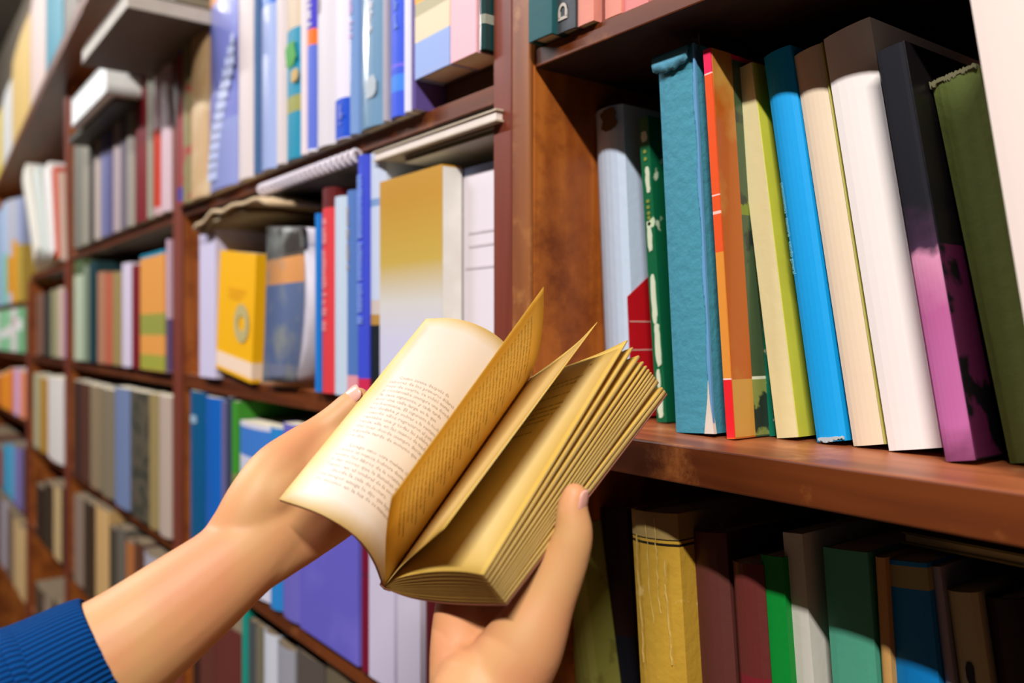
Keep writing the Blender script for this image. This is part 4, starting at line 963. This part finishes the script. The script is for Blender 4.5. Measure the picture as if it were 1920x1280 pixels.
# ------------------------------------------------------------------ hands, arms, sleeve
def skin(name):
    m = bpy.data.materials.new(name); m.use_nodes = True; N = m.node_tree.nodes; K = m.node_tree.links
    b = N['Principled BSDF']; b.inputs['Roughness'].default_value = .5; b.inputs['Specular IOR Level'].default_value = .35
    b.inputs['Subsurface Weight'].default_value = .12; b.inputs['Subsurface Radius'].default_value = (.012, .005, .003); b.inputs['Subsurface Scale'].default_value = .5
    tc = N.new('ShaderNodeTexCoord'); n = N.new('ShaderNodeTexNoise'); n.inputs['Scale'].default_value = 22; n.inputs['Detail'].default_value = 3
    K.new(tc.outputs['Object'], n.inputs['Vector'])
    r = N.new('ShaderNodeValToRGB'); e = r.color_ramp.elements; e[0].position = .35; e[0].color = rgb(208, 142, 100); e[1].position = .65; e[1].color = rgb(204, 156, 104)
    K.new(n.outputs['Fac'], r.inputs['Fac']); K.new(r.outputs['Color'], b.inputs['Base Color'])
    n2 = N.new('ShaderNodeTexNoise'); n2.inputs['Scale'].default_value = 500; n2.inputs['Detail'].default_value = 3; K.new(tc.outputs['Object'], n2.inputs['Vector'])
    bp = N.new('ShaderNodeBump'); bp.inputs['Strength'].default_value = .12; bp.inputs['Distance'].default_value = .0005
    K.new(n2.outputs['Fac'], bp.inputs['Height']); K.new(bp.outputs['Normal'], b.inputs['Normal'])
    return m
SKIN = skin('skin'); NAIL = mat('nail', rgb(230, 172, 156), .3, .5)
person = thing('person', 'person with bare forearms and blue ribbed sleeve, both hands holding the open book', 'person', P(-300, 1700, .30))
PO = person.location.copy()
def chain(bm, pts, flat=.75, n=None, seg=20, cap=True, stretch=None):
    """pts: (px, py, t, radius in px, [flat]); a tapering tube with elliptical section, wide side facing the lens"""
    c = [P(p[0], p[1], p[2]) - PO for p in pts]; rr_ = [p[3] * p[2] / F for p in pts]; fl = [p[4] if len(p) > 4 else flat for p in pts]
    k = len(pts) - 1; N_ = n or k * 6 + 1
    cc = cr(c, N_); rad = [v.x for v in cr([Vector((a, b, 0)) for a, b in zip(rr_, fl)], N_)]; fls = [v.y for v in cr([Vector((a, b, 0)) for a, b in zip(rr_, fl)], N_)]
    rings = []
    tans = [(cc[min(i + 1, N_ - 1)] - cc[max(i - 1, 0)]).normalized() for i in range(N_)]
    steps = []
    if cap:
        for q in (.2, .5, .8): steps.append((0, -math.cos(math.asin(q)) , q))
    order = [(0, -math.sqrt(1 - q * q), q) for q in (.25, .6, .87)] + [(i, 0, 1) for i in range(N_)] + [(N_ - 1, math.sqrt(1 - q * q), q) for q in (.87, .6, .25)]
    for i, off, q in order:
        T = tans[i]; view = (cc[i] + PO - CAM).normalized(); side = T.cross(view).normalized(); dep = side.cross(T).normalized()
        ctr = cc[i] + T * off * rad[i] * .8
        rings.append([bm.verts.new(ctr + side * math.cos(a) * rad[i] * q + dep * math.sin(a) * rad[i] * fls[i] * q) for a in [2 * math.pi * s / seg for s in range(seg)]])
    for a, b in zip(rings, rings[1:]):
        for s in range(seg): bm.faces.new((a[s], a[(s + 1) % seg], b[(s + 1) % seg], b[s]))
    bm.faces.new(rings[0][::-1]); bm.faces.new(rings[-1])
def fuse(name, bm, voxel, smooth, m, parent):
    bmesh.ops.recalc_face_normals(bm, faces=bm.faces)
    me = bpy.data.meshes.new(name); bm.to_mesh(me); bm.free()
    o = bpy.data.objects.new(name, me); COL.objects.link(o)
    r = o.modifiers.new('r', 'REMESH'); r.mode = 'VOXEL'; r.voxel_size = voxel; r.use_smooth_shade = True
    s = o.modifiers.new('s', 'SMOOTH'); s.factor = .5; s.iterations = smooth
    dg = bpy.context.evaluated_depsgraph_get(); me2 = bpy.data.meshes.new_from_object(o.evaluated_get(dg))
    bpy.data.objects.remove(o); bpy.data.meshes.remove(me)
    for p in me2.polygons: p.use_smooth = True
    return link(name, me2, m, parent)
# --- the arm that reaches in from the left
bm = bmesh.new()
chain(bm, [(-260, 1560, .375, 150), (-20, 1400, .40, 140), (120, 1285, .425, 124), (232, 1215, .44, 112), (345, 1130, .455, 98), (440, 1055, .468, 83), (505, 1003, .479, 72), (560, 965, .489, 52)], .8)
chain(bm, [(250, 1195, .444, 80), (345, 1128, .456, 90), (440, 1052, .468, 83), (500, 1010, .478, 84), (560, 985, .49, 74), (625, 962, .50, 56), (672, 940, .508, 42)], .62)
chain(bm, [(300, 1150, .452, 60), (400, 1075, .465, 66), (488, 985, .478, 84), (560, 915, .492, 84), (622, 862, .506, 66), (670, 822, .514, 40)], .52)
chain(bm, [(340, 1115, .458, 40), (420, 1045, .469, 54), (480, 950, .478, 62), (520, 885, .488, 55), (560, 843, .500, 42), (598, 815, .511, 36), (632, 788, .516, 33), (660, 762, .519, 31), (675, 745, .520, 24)], .85)
chain(bm, [(400, 1060, .466, 20), (465, 992, .472, 34), (515, 925, .478, 44), (556, 880, .49, 36)], .8)                     # thenar mound
for pts in ([(655, 836, .514, 36), (705, 805, .525, 33), (755, 780, .533, 29), (795, 765, .536, 25)],   # four fingers spread behind the cover
            [(660, 868, .512, 36), (715, 838, .524, 34), (775, 812, .533, 30), (822, 795, .536, 26)],
            [(660, 903, .509, 35), (712, 880, .520, 32), (765, 858, .530, 29), (808, 842, .532, 25)],
            [(655, 940, .505, 32), (697, 925, .513, 28), (735, 908, .521, 25), (768, 896, .523, 21)]):
    chain(bm, pts, .85)
armL = fuse('arm', bm, .0014, 22, SKIN, person)
armL['label'] = 'forearm and hand coming from the left, palm behind the left pages'
# --- the hand that supports the book from below
bm = bmesh.new()
chain(bm, [(840, 1900, .40, 150), (868, 1600, .415, 122), (895, 1400, .43, 104), (908, 1290, .44, 100)], .75)
chain(bm, [(905, 1400, .43, 86), (935, 1290, .44, 84), (985, 1205, .441, 76), (1030, 1120, .442, 52), (1060, 1050, .443, 44), (1075, 1000, .443, 38), (1073, 955, .444, 31), (1079, 924, .445, 25)], .85)
chain(bm, [(880, 1400, .435, 70), (868, 1290, .446, 64), (862, 1200, .458, 56), (870, 1120, .478, 50), (905, 1040, .50, 44)], .75)
chain(bm, [(930, 1300, .446, 72), (935, 1215, .458, 66), (950, 1120, .476, 52), (975, 1040, .492, 44)], .7)
for pts in ([(965, 1075, .487, 36), (1010, 985, .503, 33), (1050, 900, .522, 30), (1075, 840, .532, 26)],
            [(930, 1060, .492, 36), (968, 970, .513, 34), (1005, 885, .532, 30), (1035, 830, .542, 26)],
            [(900, 1050, .498, 35), (930, 965, .520, 32), (962, 890, .538, 28), (985, 850, .546, 24)],
            [(872, 1060, .497, 31), (893, 1000, .515, 28), (915, 940, .530, 25), (930, 905, .538, 21)]):
    chain(bm, pts, .85)
armR = fuse('arm', bm, .0014, 22, SKIN, person)
armR['label'] = 'hand and wrist supporting the book from below, thumb on the page edges'
# nails
def nail(parent, c, u, v, nrm, a, b_):
    """small curved plate: c centre, u along the finger, v across, nrm outward"""
    bm = bmesh.new(); NU, NV = 10, 8; top = []; bot = []
    for i in range(NU + 1):
        x = -1 + 2 * i / NU; wd = (1 - max(0, abs(x)) ** 3.2 * .75) ** .5
        top.append([]); bot.append([])
        for j in range(NV + 1):
            y = (-1 + 2 * j / NV) * wd
            p = c + u * a * x + v * b_ * y + nrm * (-.38 * b_ * y * y - .12 * a * x * x)
            top[-1].append(bm.verts.new(p + nrm * .0003)); bot[-1].append(bm.verts.new(p - nrm * .0005))
    for i in range(NU):
        for j in range(NV):
            bm.faces.new((top[i][j], top[i + 1][j], top[i + 1][j + 1], top[i][j + 1])); bm.faces.new((bot[i][j], bot[i][j + 1], bot[i + 1][j + 1], bot[i + 1][j]))
    for i in range(NU):
        for j in (0, NV): bm.faces.new((top[i][j], bot[i][j], bot[i + 1][j], top[i + 1][j]))
    for j in range(NV):
        for i in (0, NU): bm.faces.new((top[i][j], top[i][j + 1], bot[i][j + 1], bot[i][j]))
    bmesh.ops.recalc_face_normals(bm, faces=bm.faces)
    return bm_obj('fingernail', bm, NAIL, parent, True)
def place_nail(arm, px0, py0, px1, py1, t, tx, ty, toward, a, b_, lift):
    """finger axis from (px0,py0) to (px1,py1); surface direction = image offset (tx,ty) mixed with toward-lens"""
    p0, p1 = P(px0, py0, t) - PO, P(px1, py1, t) - PO; u = (p1 - p0).normalized(); c = (p0 + p1) / 2
    img = (P(px0 + tx, py0 + ty, t) - P(px0, py0, t)).normalized(); tow = (CAM - (c + PO)).normalized()
    n = (img * (1 - toward) + tow * toward); n = (n - u * n.dot(u)).normalized(); v = u.cross(n).normalized()
    # cast from outside onto the arm surface
    hit, loc, nn, _ = arm.ray_cast(c + n * .05, -n)
    if hit: c = loc
    nail(arm, c + n * lift, u, v, n, a, b_)
place_nail(armL, 654, 758, 681, 733, .519, -30, -40, .55, .0062, .0058, .0003)
place_nail(armR, 1076, 960, 1084, 912, .444, 50, -8, .30, .0062, .0056, .0003)

# --- ribbed sleeve
def rib_mat():
    m = bpy.data.materials.new('blue_ribbed_knit'); m.use_nodes = True; N = m.node_tree.nodes; K = m.node_tree.links
    b = N['Principled BSDF']; b.inputs['Roughness'].default_value = .85; b.inputs['Specular IOR Level'].default_value = .1
    uv = N.new('ShaderNodeUVMap'); uv.uv_map = 'UVMap'; sp = N.new('ShaderNodeSeparateXYZ'); K.new(uv.outputs[0], sp.inputs[0])
    mu = N.new('ShaderNodeMath'); mu.operation = 'MULTIPLY'; mu.inputs[1].default_value = 2 * math.pi * 75; K.new(sp.outputs[0], mu.inputs[0])
    si = N.new('ShaderNodeMath'); si.operation = 'SINE'; K.new(mu.outputs[0], si.inputs[0])
    r = N.new('ShaderNodeValToRGB'); r.color_ramp.elements[0].position = 0; r.color_ramp.elements[0].color = rgb(0, 34, 84); r.color_ramp.elements[1].position = .8; r.color_ramp.elements[1].color = rgb(0, 70, 136)
    ad = N.new('ShaderNodeMath'); ad.operation = 'MULTIPLY_ADD'; ad.inputs[1].default_value = .5; ad.inputs[2].default_value = .5; K.new(si.outputs[0], ad.inputs[0])
    K.new(ad.outputs[0], r.inputs['Fac']); K.new(r.outputs['Color'], b.inputs['Base Color'])
    bp = N.new('ShaderNodeBump'); bp.inputs['Strength'].default_value = 1; bp.inputs['Distance'].default_value = .001
    K.new(ad.outputs[0], bp.inputs['Height']); K.new(bp.outputs['Normal'], b.inputs['Normal'])
    return m
def sleeve():
    pts = [(-330, 1600, .365, 178), (-120, 1460, .39, 170), (-20, 1372, .405, 158), (14, 1335, .412, 138), (50, 1322, .418, 150), (125, 1276, .428, 134), (180, 1245, .436, 125), (214, 1230, .441, 117)]
    c = [P(*p[:3]) - PO for p in pts]; ra = [p[3] * p[2] / F for p in pts]
    N_ = 60; cc = cr(c, N_); rad = [v.x for v in cr([Vector((a, 0, 0)) for a in ra], N_)]
    bm = bmesh.new(); uvl = bm.loops.layers.uv.new('UVMap'); seg = 96; rings = []
    hem = Vector((.0, 0, 0))
    view0 = (cc[-1] + PO - CAM).normalized()
    def ringat(i, dr):
        T = (cc[min(i + 1, N_ - 1)] - cc[max(i - 1, 0)]).normalized()
        k = i / (N_ - 1)
        # plane of the hem leans so that it curves across the arm
        lean_ = T - RGT * 0 ; view = (cc[i] + PO - CAM).normalized(); side = T.cross(view).normalized(); dep = side.cross(T).normalized()
        out = []
        for s in range(seg):
            a = 2 * math.pi * s / seg
            bump = .0007 * math.sin(a * 2 + k * 9) * (1 - k)
            p = cc[i] + (side * math.cos(a) + dep * .84 * math.sin(a)) * (rad[i] + dr + bump)
            p = p + T * (k ** 4) * (.006 * math.sin(a) - .006 * math.cos(a))
            out.append(p)
        return out
    R1 = [[bm.verts.new(p) for p in ringat(i, .0012)] for i in range(N_)]
    R2 = [[bm.verts.new(p) for p in ringat(i, -.0003)] for i in range(N_ - 1, N_ - 14, -1)]
    allr = R1 + R2
    for q, (A, B) in enumerate(zip(allr, allr[1:])):
        for s in range(seg):
            f = bm.faces.new((A[s], A[(s + 1) % seg], B[(s + 1) % seg], B[s])); f.smooth = True
            for l, uvq in zip(f.loops, ((s / seg, q / 60), ((s + 1) / seg, q / 60), ((s + 1) / seg, (q + 1) / 60), (s / seg, (q + 1) / 60))): l[uvl].uv = uvq
    bmesh.ops.recalc_face_normals(bm, faces=bm.faces)
    me = bpy.data.meshes.new('sleeve'); bm.to_mesh(me); bm.free(); o = link('sleeve', me, rib_mat(), person); o['label'] = 'blue ribbed sleeve pushed up the forearm'
sleeve()
